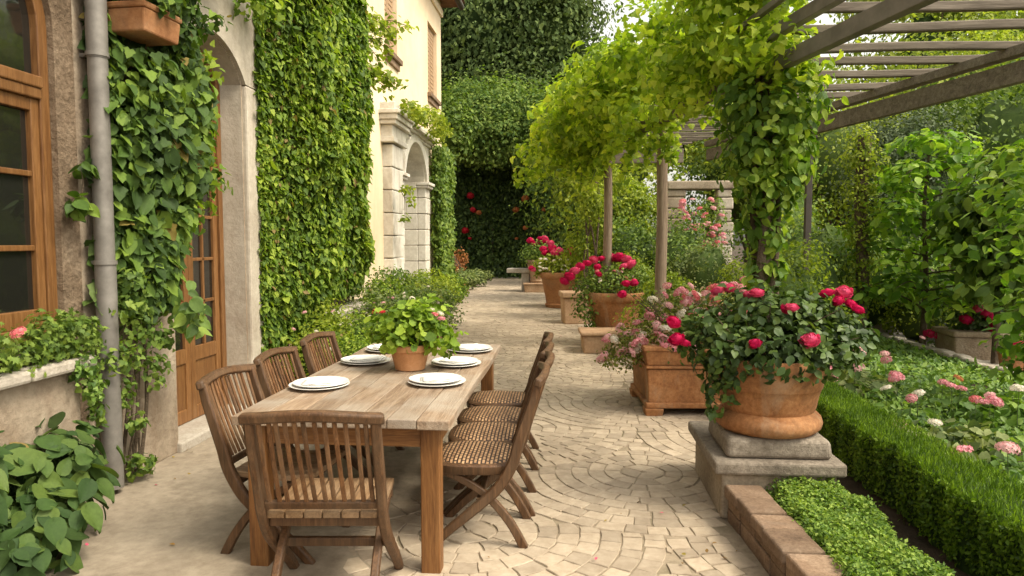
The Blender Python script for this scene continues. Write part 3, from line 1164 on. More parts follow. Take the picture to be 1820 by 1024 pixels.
mb.build('gutter', MT['dark_iron'], yh, smooth=True, org=yo)

pt = thing('stone_portal', 'grey stone portal with rusticated pier and round arched niche by the yellow house', 'portal', (YX, 15, 0))
PX = YX - .14


def blocks(x0, x1, ya, yb, z0, z1, h):
    mb = MB()
    n = max(1, round((z1 - z0) / h))
    for i in range(n):
        a, c = z0 + (z1 - z0) * i / n, z0 + (z1 - z0) * (i + 1) / n
        e = random.uniform(-.012, .012)
        mb.box(x0, x1 + e, ya - abs(e) * .4, yb + abs(e) * .3, a + .007, c - .007)
    return mb


blocks(PX, PX + .34, 12.95, 13.75, 0, 3.40, .40).build('pier', MT['travertine'], pt, bevel=.018, org=yo)
blocks(PX, PX + .18, 13.75, 14.45, 0, 3.0, .40).build('pier', MT['travertine'], pt, bevel=.018, org=yo)
blocks(PX, PX + .20, 16.55, 17.05, 0, 3.0, .40).build('pier', MT['travertine'], pt, bevel=.018, org=yo)
mb = MB()
for i in range(8):
    a, c = 3.0 * i / 8, 3.0 * (i + 1) / 8
    mb.box(PX - .60, PX - .005, 16.52, 16.90, a + .006, c - .006)
mb.build('jamb', MT['travertine'], pt, bevel=.012, org=yo)
mb = MB()
mb.box(PX - .62, PX - .5, 14.3, 16.6, 0, 3.9)
mb.build('niche_wall', MT['travertine'], pt, org=yo)
mb = MB()
aw = arch_pts(14.45, 16.55, 3.0, .80, 22)
for p, q in zip(aw[:-1], aw[1:]):
    mb.add([(PX + .17, p[0], p[1]), (PX + .17, q[0], q[1]), (PX + .17, q[0], 4.0), (PX + .17, p[0], 4.0)], [(0, 1, 2, 3)])
    mb.add([(PX + .17, p[0], p[1]), (PX + .17, q[0], q[1]), (PX - .6, q[0], q[1]), (PX - .6, p[0], p[1])], [(3, 2, 1, 0)])
rect(mb, 13.75, 14.45, 3.0, 4.0, PX + .17)
rect(mb, 16.55, 17.05, 3.0, 4.0, PX + .17)
mb.add([(PX + .17, 13.75, 3.0), (PX + .17, 14.45, 3.0), (PX, 14.45, 3.0), (PX, 13.75, 3.0)], [(3, 2, 1, 0)])
mb.build('arch', MT['travertine'], pt, org=yo)
mb = MB()
arched_band(mb, PX + .235, PX + .165, 14.2, 16.8, 2.99, 3.0, .95, .20, 26)
mb.build('archivolt', MT['travertine'], pt, bevel=.015, org=yo)
for (a, c, x1) in ((13.70, 14.50, PX + .25), (16.50, 17.10, PX + .27)):
    mb = MB()
    mb.box(PX - .02, x1, a, c, 2.86, 2.92)
    mb.box(PX - .02, x1 + .04, a - .03, c + .03, 2.92, 2.99)
    if a > 16:
        mb.box(PX - .58, PX - .021, 16.47, 16.54, 2.86, 2.99)
    mb.build('impost', MT['travertine'], pt, bevel=.012, org=yo)
mb = MB()
for (z0_, z1_, pr) in ((3.42, 3.52, .40), (3.52, 3.74, .36), (3.74, 3.82, .44), (3.82, 3.92, .48), (3.92, 4.0, .52), (4.0, 4.14, .42)):
    mb.box(PX - .02, PX + pr, 12.85 - (pr - .36), 13.85 + (pr - .36), z0_, z1_ - .002)
mb.build('capital', MT['travertine'], pt, bevel=.014, org=yo)
mb = MB()
for (z0_, z1_, pr) in ((3.86, 3.93, .22), (3.93, 4.0, .28), (4.0, 4.09, .36)):
    mb.box(PX - .02, PX + pr, 13.99, 17.15 + pr * .5, z0_, z1_ - .002)
mb.build('cornice', MT['travertine'], pt, bevel=.014, org=yo)

# low wall along the foot of the creeper
lw = thing('low_wall', 'low rubble wall with broken pale coping stones at the foot of the creeper', 'wall', (-2.7, 8.5, 0))
lo = (-2.7, 8.5, 0)
mb = MB()
mb.box(WX + .002, -2.70, 7.45, 9.6, 0, .70)
mb.build('wall', MT['plaster_pale'], lw, bevel=.03, org=lo)
yy = 7.5
mb = MB()
while yy < 9.4:
    dy = random.uniform(.35, .6)
    mb.box(WX + .002, -2.64 + random.uniform(-.04, .04), yy, yy + dy - .03, .702, .79 + random.uniform(-.02, .03))
    yy += dy
mb.build('coping', MT['pale_stone'], lw, bevel=.02, org=lo)

# ================================================================== TABLE
TX0, TX1, TY0, TY1, TZ = -1.60, -.555, 3.15, 5.58, .76
tc = ((TX0 + TX1) / 2, (TY0 + TY1) / 2, 0)
tb = thing('dining_table', 'long weathered plank dining table with square orange brown legs', 'table', tc)
mb = MB()
npl = 7
xs = [TX0 + (TX1 - TX0) * i / npl + (random.uniform(-.012, .012) if 0 < i < npl else 0) for i in range(npl + 1)]
for i in range(npl):
    e0, e1 = random.uniform(-.006, .006), random.uniform(-.012, .012)
    dz = random.uniform(-.0016, .0016)
    a, c = xs[i] + .0012, xs[i + 1] - .0012
    n = 12
    vs = []
    for k in range(n + 1):
        y = TY0 + e0 + (TY1 + e1 - TY0 - e0) * k / n
        sag = .0018 * math.sin(k * 1.3 + i * 2)
        wv = .004 * math.sin(k * .9 + 1)
        ax = a + (wv if i == 0 else 0)
        cx_ = c + (wv if i == npl - 1 else 0)
        vs += [(ax, y, TZ - .046 + dz), (cx_, y, TZ - .046 + dz), (cx_, y, TZ + dz + sag), (ax, y, TZ + dz + sag)]
    fs = [(3, 2, 1, 0), tuple(4 * n + k for k in range(4))]
    for k in range(n):
        for q in range(4):
            fs.append((4 * k + q, 4 * k + (q + 1) % 4, 4 * k + 4 + (q + 1) % 4, 4 * k + 4 + q))
    mb.add(vs, fs)
mb.build('tabletop', MT['top_wood'], tb, bevel=.005, org=tc)
LG = .092
for (lx, ly) in ((TX0 + .055, TY0 + .05), (TX1 - .055 - LG, TY0 + .05), (TX0 + .055, TY1 - .06 - LG), (TX1 - .055 - LG, TY1 - .06 - LG)):
    mb = MB()
    mb.box(lx, lx + LG, ly, ly + LG, 0, TZ - .047)
    mb.build('leg', MT['leg_wood'], tb, bevel=.006, org=tc)
for (x0, x1, y0, y1, ax) in ((TX0 + .055 + LG, TX1 - .055 - LG, TY0 + .062, TY0 + .092, 'apron_wood'), (TX0 + .055 + LG, TX1 - .055 - LG, TY1 - .095, TY1 - .065, 'apron_wood'),
                             (TX0 + .067, TX0 + .097, TY0 + .05 + LG, TY1 - .06 - LG, 'leg_wood'), (TX1 - .097, TX1 - .067, TY0 + .05 + LG, TY1 - .06 - LG, 'leg_wood')):
    mb = MB()
    mb.box(x0, x1, y0, y1, TZ - .145, TZ - .048)
    mb.build('apron', MT[ax], tb, bevel=.004, org=tc)

# ================================================================== CHAIRS


def chair_parts(root, kind):
    """local frame: +Y is forward (towards the table)"""
    wood_seat = kind != 'cane'
    W = .23
    up = spline([(0, -.335, .885), (0, -.315, .80), (0, -.275, .68), (0, -.235, .56), (0, -.205, .455), (0, -.135, .335), (0, -.015, .22), (0, .12, .105), (0, .225, .0)], 4)
    rl = spline([(0, .20, .415), (0, .12, .385), (0, 0, .325), (0, -.105, .24), (0, -.19, .135), (0, -.245, .04), (0, -.262, .0)], 4)
    for s in (-1, 1):
        mb = MB()
        n = len(up)
        th = [.040 + .018 * math.sin(PI * i / (n - 1)) for i in range(n)]
        mb.sweep([(s * W, p.y, p.z) for p in up], (1, 0, 0), .036, th)
        mb.build('upright', MT['chair_wood'], root, bevel=.009, seg=2, smooth=True)
        mb = MB()
        n = len(rl)
        th = [.034 + .014 * (i / (n - 1)) for i in range(n)]
        mb.sweep([(s * (W - .038), p.y, p.z) for p in rl], (1, 0, 0), .032, th)
        mb.build('rear_leg', MT['chair_wood'], root, bevel=.008, seg=2, smooth=True)
    # crest rail, slightly bowed and bent
    mb = MB()
    pts = [(x, -.335 - .035 * (1 - (x / .25) ** 2) + .0, .885 + .012 * math.cos(x * 9)) for x in np.linspace(-.262, .262, 13)]
    mb.sweep(pts, (0, -.25, 1), .044, .040)
    mb.build('crest_rail', MT['chair_wood'], root, bevel=.011, seg=3, smooth=True)
    # slats
    mb = MB()
    ns = 12
    low = .47 if kind == 'head' else .505
    for i in range(ns):
        x = -.195 + .39 * i / (ns - 1) + random.uniform(-.003, .003)
        bow = .035 * (1 - (x / .25) ** 2)
        lean = random.uniform(-.006, .006)
        pts = []
        for z in np.linspace(low, .872, 7):
            t = (z - .455) / (.885 - .455)
            y = -.205 - .13 * t ** .95 - bow * t - .006 * math.sin(t * PI)
            pts.append((x + lean * t, y, z))
        mb.sweep(pts, (1, 0, 0), .0165, .012)
    mb.build('slats', MT['slat_wood'], root, bevel=.003, seg=1)
    mb = MB()
    mb.sweep([(x, -.218 - .004 * math.cos(x * 6), .485) for x in np.linspace(-.215, .215, 7)], (0, -.3, 1), .034, .026)
    mb.build('back_rail', MT['chair_wood'], root, bevel=.006)
    # seat
    if wood_seat:
        mb = MB()
        nb = 6
        for i in range(nb):
            a, c = -.215 + .43 * i / nb, -.215 + .43 * (i + 1) / nb - .005
            vs = []
            for k in range(7):
                y = -.205 + .43 * k / 6
                dip = -.014 * math.sin(PI * k / 6)
                for (xx, zz) in ((a, .418), (c, .418), (c, .448), (a, .448)):
                    vs.append((xx, y, zz + dip))
            fs = [(3, 2, 1, 0), (24, 25, 26, 27)]
            for k in range(6):
                for q in range(4):
                    fs.append((4 * k + q, 4 * k + (q + 1) % 4, 4 * k + 4 + (q + 1) % 4, 4 * k + 4 + q))
            mb.add(vs, fs)
        mb.build('seat', MT['seat_wood'], root, bevel=.005)
    else:
        def outline(k, z, dy=0):
            o = []
            for i in range(32):
                a = 2 * PI * i / 32
                cx_, sy = math.cos(a), math.sin(a)
                p = 3.2
                rr = 1 / (abs(cx_) ** p + abs(sy) ** p) ** (1 / p)
                o.append((cx_ * rr * (.235 - k), sy * rr * (.235 - k) + .005, z))
            return o
        mb = MB()
        vs = outline(.006, .392) + outline(0, .400) + outline(0, .435) + outline(.008, .443) + outline(.03, .444)
        fs = [tuple(range(32))[::-1]]
        for j in range(4):
            for i in range(32):
                fs.append((32 * j + i, 32 * j + (i + 1) % 32, 32 * j + 32 + (i + 1) % 32, 32 * j + 32 + i))
        mb.add(vs, fs)
        mb.build('seat_frame', MT['chair_wood'], root, smooth=True)
        mb = MB()
        vs = outline(.028, .440) + outline(.05, .452) + outline(.10, .458)
        fs = [tuple(range(64, 96))]
        for j in range(2):
            for i in range(32):
                fs.append((32 * j + i, 32 * j + (i + 1) % 32, 32 * j + 32 + (i + 1) % 32, 32 * j + 32 + i))
        mb.add(vs, fs)
        mb.build('seat', MT['cane'], root, smooth=True)
    # rails that tie the two sides together
    for (y, z) in ((.165, .395), (-.17, .395), (-.03, .245)):
        mb = MB()
        mb.box(-W + .018, W - .018, y - .014, y + .014, z - .02, z + .02)
        mb.build('stretcher', MT['chair_wood'], root, bevel=.005)


CG = 'wooden chairs round the dining table'
hc = thing('slatted_chair', 'slat back wooden chair at the near head of the table, nearest the viewer', 'chair', (-1.055, 3.02, 0), R(5), CG)
chair_parts(hc, 'head')
hc.scale = (1.10, 1.0, 1.0)
c1 = thing('slatted_chair', 'slat back chair on the house side of the table, nearest of three', 'chair', (-1.46, 3.50, 0), R(-90 - 4), CG)
chair_parts(c1, 'wood')
dup(c1, (-1.48, 4.17, 0), R(-90 - 3), 'slat back chair on the house side of the table, middle of three')
dup(c1, (-1.50, 4.93, 0), R(-90 - 5), 'slat back chair on the house side of the table, farthest of three')
k1 = thing('slatted_chair', 'cane seated chair on the path side of the table, nearest of four', 'chair', (-.50, 3.72, 0), R(90 + 1), CG)
chair_parts(k1, 'cane')
dup(k1, (-.485, 4.14, 0), R(90 + 2), 'cane seated chair on the path side of the table, second of four from the viewer')
dup(k1, (-.50, 4.58, 0), R(90 - 1), 'cane seated chair on the path side of the table, third of four from the viewer')
dup(k1, (-.515, 5.08, 0), R(90 + 1), 'cane seated chair on the path side of the table, farthest of four')

# ================================================================== PLATES AND NAPKINS
PG = 'dinner plates set on the table'


def plate_obj(label, loc, r):
    mb = MB()
    mb.lathe([(.02, 0), (r * .62, 0), (r * .66, .004), (r * .96, .013), (r, .0165), (r * .995, .019), (r * .94, .0175), (r * .68, .009), (.01, .008)], 56)
    o = mb.build('dinner_plate', MT['white'], None, smooth=True)
    o.location = loc
    return tag(o, label, 'plate', PG)


def napkin_obj(label, loc, rz, v):
    mb = MB()
    sx, sy = .105, .072
    n = 9
    vs, fs = [], []
    for lay, z0 in ((0, 0), (1, .004)):
        o = len(vs)
        for j in range(n):
            for i in range(n):
                u, t = -1 + 2 * i / (n - 1), -1 + 2 * j / (n - 1)
                fold = .006 * max(0, u * .8 + t * .5 + (.2 if v % 2 else -.1)) + .003 * math.sin(u * 4 + v + t * 3) ** 2
                vs.append((u * sx * (1 - .12 * lay), t * sy * (1 - .15 * lay) + u * .02 * lay, z0 + fold + .002 + .002 * lay))
        for j in range(n - 1):
            for i in range(n - 1):
                a = o + j * n + i
                fs.append((a, a + 1, a + n + 1, a + n))
    mb.add(vs, fs)
    o = mb.build('folded_napkin', MT['napkin'], None, smooth=True)
    so_ = o.modifiers.new('thick', 'SOLIDIFY')
    so_.thickness = .002
    o.location = loc
    o.rotation_euler = (0, 0, rz)
    return tag(o, label, 'napkin', 'napkins folded on the plates')


SET = [(-1.415, 3.83, 'on the house side of the table, nearest to the viewer'), (-1.385, 4.63, 'on the house side, left of the terracotta pot'),
       (-1.37, 5.16, 'on the house side, at the far end behind the terracotta pot'), (-.77, 3.98, 'on the path side, nearest to the viewer'),
       (-.76, 4.60, 'on the path side, middle of the three there'), (-.75, 5.20, 'on the path side, at the table far end')]
for i, (x, y, where) in enumerate(SET):
    z = TZ + .0035
    plate_obj('wide lower plate ' + where, (x, y, z), .168)
    plate_obj('white upper plate ' + where, (x + random.uniform(-.01, .01), y + random.uniform(-.01, .01), z + .0125), .155)
    napkin_obj('white napkin ' + where, (x + .01, y, z + .0225), random.uniform(-.5, .9), i)

# ================================================================== PLANTS: shared pieces


def stems(parent, base, tops, r0, mat, n=6, name='stem', wob=.05):
    mb = MB()
    for t in tops:
        b_ = Vector(base) + Vector((random.uniform(-.3, .3) * r0 * 4, random.uniform(-.3, .3) * r0 * 4, 0))
        t = Vector(t)
        mid = b_.lerp(t, .5) + Vector((random.uniform(-wob, wob), random.uniform(-wob, wob), wob * .5))
        path = spline([b_, mid, t], 4)
        m = len(path)
        mb.tube(path, [r0 * (1 - .75 * i / (m - 1)) for i in range(m)], n)
    return mb.build(name, mat, parent, smooth=True)


STEM = plain('green_stem', (.06, .10, .025), .6, 0, .3)
TWIG = MT['bark']

# --- geranium in a pot on the table
pot = thing('flower_pot', 'small plain terracotta pot standing on the table', 'pot', (-1.03, 4.42, TZ + .003))
mb = MB()
mb.lathe([(.088, 0), (.094, .004), (.123, .118), (.124, .120), (.136, .121), (.142, .126), (.146, .160), (.140, .166), (.128, .165), (.122, .150), (.01, .148)], 56)
mb.build('body', MT['terracotta_fresh'], pot, smooth=True)
mb = MB()
mb.lathe([(.121, .150), (.06, .156), (.01, .158)], 32)
mb.build('soil', MT['soil'], pot)
gp = thing('geranium_plant', 'bright green geranium with a few pink flowers in the pot on the table', 'plant', (-1.03, 4.42, TZ + .155))
gp.scale = (.84, .84, .84)
P, N = cloud([((0, 0, .16), (.26, .24, .17)), ((-.16, .02, .10), (.17, .16, .12)), ((.17, -.02, .10), (.19, .17, .12)), ((.05, .05, .24), (.18, .18, .13)),
              ((.26, -.05, .02), (.10, .10, .10)), ((-.08, -.14, .06), (.14, .12, .10))], 640, .35)
leaves('foliage', L['geranium'], P, N, .066, 'geranium', .25, gp, jit=.45)
stems(gp, (0, 0, 0), [(random.uniform(-.22, .22), random.uniform(-.2, .2), random.uniform(.08, .26)) for _ in range(16)], .006, STEM)
for (x, y, z, k, r) in ((-.20, -.05, .26, 'red', .024), (.20, -.04, .24, 'coral', .034), (.255, -.06, .215, 'pink', .028), (.17, .0, .275, 'white', .03),
                        (.24, 0, .25, 'white', .026), (.02, .0, .36, 'white', .022), (.25, -.1, .08, 'pink', .02)):
    bloom(gp, (x, y, z), r, k, 'cluster')

# --- the big round pot on its pedestal
PXY = (1.185, 4.30)
ped = thing('stone_pedestal', 'squat grey stone pedestal with a projecting slab and a rounded top block', 'pedestal', (1.17, 4.36, 0))
mb = MB()
mb.box(.86 - 1.17, 1.50 - 1.17, 4.01 - 4.36, 4.86 - 4.36, 0, .272)
mb.build('base', MT['granite_warm'], ped, bevel=.016)
mb = MB()
mb.box(.815 - 1.17, 1.535 - 1.17, 3.965 - 4.36, 4.90 - 4.36, .272, .345)
mb.build('slab', MT['granite'], ped, bevel=.014)
mb = MB()
mb.box(.885 - 1.17, 1.485 - 1.17, 4.03 - 4.36, 4.60 - 4.36, .345, .462, taper=-.012)
mb.build('block', MT['granite'], ped, bevel=.035, seg=4)
bp = thing('flower_pot', 'very large bell shaped terracotta pot with a swollen foot standing on the stone pedestal', 'pot', (PXY[0], PXY[1], .462))
mb = MB()
mb.lathe([(.22, 0), (.275, .006), (.302, .030), (.310, .060), (.300, .092), (.274, .116), (.262, .126), (.266, .134), (.272, .15), (.285, .22), (.297, .26), (.301, .264), (.304, .27), (.318, .33),
          (.330, .375), (.338, .40), (.341, .435), (.335, .446), (.315, .446), (.305, .43), (.29, .40), (.01, .395)], 80, wob=.004)
mb.build('body', MT['terracotta'], bp, smooth=True)
mb = MB()
mb.lathe([(.295, .398), (.15, .412), (.01, .415)], 32)
mb.build('soil', MT['soil'], bp)
rb = thing('rose_bush', 'dark leaved rose bush with round crimson blooms filling the big pot on the pedestal', 'rose bush', (PXY[0], PXY[1], .87))
cl = [((0, 0, .12), (.36, .34, .22)), ((-.28, -.03, .10), (.24, .24, .17)), ((.28, -.02, .12), (.26, .24, .18)), ((.40, .02, .16), (.18, .18, .14)), ((-.02, .05, .27), (.32, .28, .18)),
      ((-.34, .0, .18), (.20, .2, .14)), ((.2, .05, .28), (.2, .2, .15)), ((-.05, -.22, .06), (.28, .16, .14)), ((.25, -.20, .05), (.2, .14, .12)), ((-.27, -.15, -.02), (.14, .12, .14))]
P, N = cloud(cl, 3900, .4)
leaves('foliage', L['rose'], P, N, .053, 'oval', .35, rb, jit=.5, svar=.4)
P, N = cloud([((-.33, -.12, -.08), (.06, .06, .16)), ((-.35, -.13, -.24), (.04, .04, .14)), ((-.27, -.14, -.12), (.05, .05, .14))], 130, .1)
leaves('trailing_foliage', L['rose'], P, N, .045, 'ivy', .7, rb)
stems(rb, (0, 0, -.04), [(random.uniform(-.45, .45), random.uniform(-.3, .3), random.uniform(.1, .38)) for _ in range(26)], .008, TWIG)
for (px, py, r, dy) in ((1345, 521, .047, -.1), (1332, 524, .04, -.05), (1407, 547, .045, -.24), (1396, 549, .036, -.2), (1440, 605, .054, -.32), (1342, 611, .040, -.34), (1470, 521, .050, -.05), (1500, 520, .052, .05),
                        (1490, 535, .045, -.1), (1525, 550, .048, -.1), (1512, 540, .04, .0), (1197, 573, .045, -.2), (1203, 603, .05, -.22), (1218, 610, .036, -.2), (1296, 512, .044, .1), (1274, 518, .042, .1)):
    p = at(px, py, PXY[1] + dy)
    bloom(rb, (p.x - PXY[0], p.y - PXY[1], p.z - .87), r, 'crimson', flat=.9)

# --- square footed planter
sq = thing('square_planter', 'large square terracotta planter on bracket feet with a moulded rim', 'planter', (1.12, 6.86, 0), R(4))
mb = MB()
H0, A, B = .10, .44, .50
mb.box(-A, A, -A, A, H0, .43, taper=.018)
mb.build('body', MT['terracotta'], sq, bevel=.012)
mb = MB()
mb.box(-A - .035, A + .035, -A - .035, A + .035, .435, .465)
mb.box(-A - .02, A + .02, -A - .02, A + .02, .465, .60, taper=.03)
mb.box(-A - .065, A + .065, -A - .065, A + .065, .60, .645)
mb.build('rim', MT['terracotta'], sq, bevel=.012)
mb = MB()
mb.box(-A - .03, A + .03, -A - .03, A + .03, .075, .125)
mb.build('base_moulding', MT['terracotta'], sq, bevel=.012)
for sx in (-1, 1):
    for sy in (-1, 1):
        mb = MB()
        x0, x1 = sorted((sx * (A + .03), sx * (A - .12)))
        y0, y1 = sorted((sy * (A + .03), sy * (A - .12)))
        mb.box(x0, x1, y0, y1, 0, .0745, taper=.012)
        mb.build('foot', MT['terracotta'], sq, bevel=.012)
az = thing('azalea_bush', 'loose shrub of small pale pink and cream flowers spilling from the square planter', 'azalea', (1.12, 6.86, .62))
cl = [((0, 0, .12), (.5, .45, .26)), ((-.35, -.1, .04), (.36, .34, .22)), ((-.6, -.15, -.10), (.22, .25, .17)), ((.25, 0, .26), (.4, .4, .24)), ((0, .1, .33), (.35, .35, .2)), ((-.68, -.1, -.16), (.17, .2, .13)), ((.45, .1, .35), (.3, .3, .2)),
      ((-.25, -.3, -.02), (.25, .2, .16))]
P, N = cloud(cl, 6200, .4)
leaves('foliage', L['azalea'], P, N, .036, 'simple', .2, az, jit=.6)
stems(az, (0, 0, -.05), [(random.uniform(-.6, .5), random.uniform(-.4, .3), random.uniform(.0, .5)) for _ in range(26)], .008, TWIG)
P, N = cloud([(c, (r[0] * 1.02, r[1] * 1.02, r[2] * 1.05)) for c, r in cl], 420, .93, -.2)
ok_ = np.where((N @ np.array([-.35, -1, .5]) > .15))[0]
sel = RNG.permutation(ok_)[:97]
for i, j in enumerate(sel):
    x = P[j][0]
    k = random.choice(['pale', 'white', 'pale', 'pink', 'pink']) if x < -.3 else random.choice(['pink', 'pale', 'coral', 'pink', 'white', 'coral'])
    bloom(az, tuple(P[j]), random.uniform(.036, .062), k, 'cluster', tilt=.9)

# --- the row of pots going down the path
RP = 'terracotta pots in a row along the path'


def round_pot(label, x, y, z, r, h, mat, belly=1.0):
    t = thing('flower_pot', label, 'pot', (x, y, z), 0, RP)
    mb = MB()
    mb.lathe([(r * .60, 0), (r * .68, .015), (r * .72, h * .10), (r * .66, h * .14), (r * .70, h * .3), (r * .80 * belly, h * .55), (r * .88, h * .78), (r * .90, h * .82), (r * .97, h * .84),
              (r * 1.0, h * .88), (r * 1.02, h * .96), (r * .99, h), (r * .90, h), (r * .86, h * .93), (.01, h * .92)], 56, wob=.006)
    mb.build('body', mat, t, smooth=True)
    mb = MB()
    mb.lathe([(r * .86, h * .925), (.01, h * .95)], 24)
    mb.build('soil', MT['soil'], t)
    return t


def box_pot(label, x, y, wx, wy, h, mat, rz=0, cat='planter', name='box_planter'):
    t = thing(name, label, cat, (x, y, 0), rz)
    mb = MB()
    mb.box(-wx / 2, wx / 2, -wy / 2, wy / 2, 0, h * .82, taper=.02)
    mb.build('body', mat, t, bevel=.03, seg=3)
    mb = MB()
    a, c = wx / 2 + .03, wy / 2 + .03
    mb.box(-a - .02, a + .02, -c - .02, c + .02, h * .822, h)
    mb.build('rim', mat, t, bevel=.02)
    return t


def pot_shrub(name, label, cat, loc, cl, n, size, lm, tpl, blooms, group=None):
    t = thing(name, label, cat, loc, 0, group)
    P, N = cloud(cl, n, .4)
    vs, fs = core(cl, .55)
    leaves('foliage', lm, P, N, size, tpl, .3, t, jit=.55)
    stems(t, (0, 0, -.05), [(c[0] + random.uniform(-.1, .1), c[1] + random.uniform(-.1, .1), c[2] + r[2] * .5) for c, r in cl for _ in range(3)], .009, TWIG)
    for (x, y, z, r, k, sh) in blooms:
        bloom(t, (x, y, z), r, k, sh)
    return t


# third: round pot standing behind a low trough
box_pot('low plain terracotta trough standing on the path before the round pot of crimson flowers', .56, 10.15, .78, .5, .32, MT['terracotta_pale'], R(3), name='trough_planter')
round_pot('wide round terracotta pot brimming with crimson flowers, behind the square planter', .66, 10.85, 0, .46, .82, MT['terracotta'])
b3 = []
o = (.66, 10.85, .78)


def rel(px, py, Y, o):
    p = at(px, py, Y)
    return (p.x - o[0], p.y - o[1], p.z - o[2])


for (px, py, dy, r) in ((1003, 500, -.25, .085), (1012, 491, -.25, .085), (1021, 482, -.2, .09), (1031, 474, -.15, .09), (1043, 468, -.05, .085), (1055, 462, .1, .08), (1068, 460, .2, .08), (1086, 458, .3, .085),
                        (1100, 458, .2, .10), (1114, 462, .1, .10), (1121, 470, 0, .095), (1108, 474, -.1, .085), (1113, 504, -.4, .075), (1127, 503, -.4, .07), (1106, 523, -.45, .085), (1062, 475, -.2, .06), (1064, 487, -.3, .05)):
    q = rel(px, py, 10.7 + dy, o)
    b3.append((q[0], q[1], q[2], r, 'crimson', 'peony'))
for _ in range(16):
    b3.append((random.uniform(-.35, .3), random.uniform(-.45, -.1), random.uniform(.22, .40), .035, random.choice(['pale', 'coral', 'white']), 'cluster'))
pot_shrub('flowering_bush', 'spreading bush with a garland of crimson blooms in the wide round pot', 'flowering plant', o,
          [((0, 0, .15), (.5, .45, .26)), ((-.32, -.05, .08), (.3, .3, .25)), ((-.42, -.15, -.18), (.2, .2, .24)), ((.3, 0, .25), (.3, .3, .24)), ((-.1, 0, .3), (.35, .3, .18)), ((-.38, -.2, -.42), (.1, .1, .18))],
          2600, .055, L['mid'], 'simple', b3)
# fourth: stone box pot partly hidden
box_pot('weathered square stone pot half hidden behind the crimson flowers', .10, 13.75, .52, .5, .62, MT['terracotta_pale'], R(8), 'pot', 'square_pot')
# fifth
round_pot('tall flaring terracotta pot with crimson topped mound, second farthest of the row', -.27, 17.0, 0, .50, .86, MT['terracotta_dark'], 1.0)
o = (-.27, 17.0, .84)
b5 = [(random.uniform(-.42, .45), random.uniform(-.35, .2), .50 + random.uniform(-.04, .1), .11, 'crimson', 'peony') for _ in range(14)]
b5 += [(-.62 + random.uniform(-.08, .08), -.3, .1 + random.uniform(-.05, .05), .09, 'crimson', 'peony') for _ in range(2)]
b5 += [(random.uniform(-.5, .5), -.4 + random.uniform(-.1, .1), random.uniform(.05, .35), .045, 'white', 'cluster') for _ in range(22)]
pot_shrub('flowering_bush', 'mound of pale leaves topped with crimson blooms in the tall flaring pot', 'flowering plant', o,
          [((0, 0, .18), (.62, .55, .32)), ((-.35, 0, .1), (.3, .3, .24)), ((.35, 0, .16), (.32, .32, .26)), ((0, .05, .36), (.45, .4, .18))], 2200, .075, L['light'], 'simple', b5)
# sixth: farthest pot with a ledge beside it
round_pot('pale terracotta pot on a stone base at the far end of the row', -.98, 22.3, .30, .46, .72, MT['terracotta_pale'])
box_pot('square pale stone base under the farthest pot of the row', -.98, 22.3, .95, .8, .30, MT['terracotta_pale'], R(2), 'plinth', 'stone_plinth')
o = (-.98, 22.3, 1.0)
b6 = [(random.uniform(-.4, .4), random.uniform(-.3, .2), .55 + random.uniform(-.08, .14), .13, 'crimson', 'peony') for _ in range(9)]
pot_shrub('flowering_bush', 'small bush with crimson blooms in the farthest pot of the row', 'flowering plant', o,
          [((0, 0, .25), (.55, .5, .36)), ((-.2, 0, .1), (.4, .4, .25))], 1300, .095, L['mid'], 'simple', b6)
sb = thing('stone_bench', 'small pale stone bench slab jutting out left of the farthest pots', 'bench', (-1.62, 22.5, 0))
mb = MB()
mb.box(-.42, .38, -.3, .3, .60, .74)
mb.build('seat', MT['pale_stone'], sb, bevel=.02)
mb = MB()
mb.box(.05, .3, -.24, .24, 0, .598)
mb.build('support', MT['pale_stone'], sb, bevel=.02)

# ================================================================== BRICK KERB, HEDGE, GROUND COVER
kb = thing('brick_kerb', 'low brick garden kerb with worn coping running from the pedestal towards the viewer', 'kerb', (.98, 3.2, 0))
ko = (.98, 3.2, 0)
mb = MB()


def kx(y):
    return .885 + (4.0 - y) * .092


y = 4.0
while y > 1.6:
    dy = random.uniform(.17, .25)
    for (z0_, z1_) in ((-.02, .07), (.074, .135)):
        a, c = y - dy + .004, y - .004
        e = random.uniform(-.006, .006)
        vs = [(kx(c) + .012 + e, c, z0_), (kx(c) + .178, c, z0_), (kx(a) + .178, a, z0_), (kx(a) + .012 + e, a, z0_)]
        vs += [(p[0], p[1], z1_) for p in vs]
        mb.add(vs, [(0, 1, 2, 3), (7, 6, 5, 4), (0, 4, 5, 1), (1, 5, 6, 2), (2, 6, 7, 3), (3, 7, 4, 0)])
    y -= dy
mb.build('brick_course', MT['brick'], kb, bevel=.008, org=ko)
mb = MB()
y = 3.998
while y > 1.6:
    dy = random.uniform(.19, .27)
    a, c = y - dy + .005, y - .005
    e, f_, z1_ = random.uniform(-.012, .008), random.uniform(-.012, .012), .205 + random.uniform(-.007, .007)
    vs = [(kx(c) - .012 + e, c, .139), (kx(c) + .185 + f_, c, .139), (kx(a) + .185 + f_, a, .139), (kx(a) - .012 + e, a, .139)]
    vs += [(p[0], p[1], z1_ + random.uniform(-.004, .004)) for p in vs]
    mb.add(vs, [(0, 1, 2, 3), (7, 6, 5, 4), (0, 4, 5, 1), (1, 5, 6, 2), (2, 6, 7, 3), (3, 7, 4, 0)])
    y -= dy
mb.build('coping', MT['brick'], kb, bevel=.014, seg=3, org=ko)
mb = MB()
mb.add([(1.06, 1.2, .07), (1.9, 1.2, .05), (1.9, 6.9, .05), (1.4, 6.9, .05), (1.52, 4.9, .05), (1.06, 4.0, .07)], [(0, 1, 2, 3, 4, 5)])
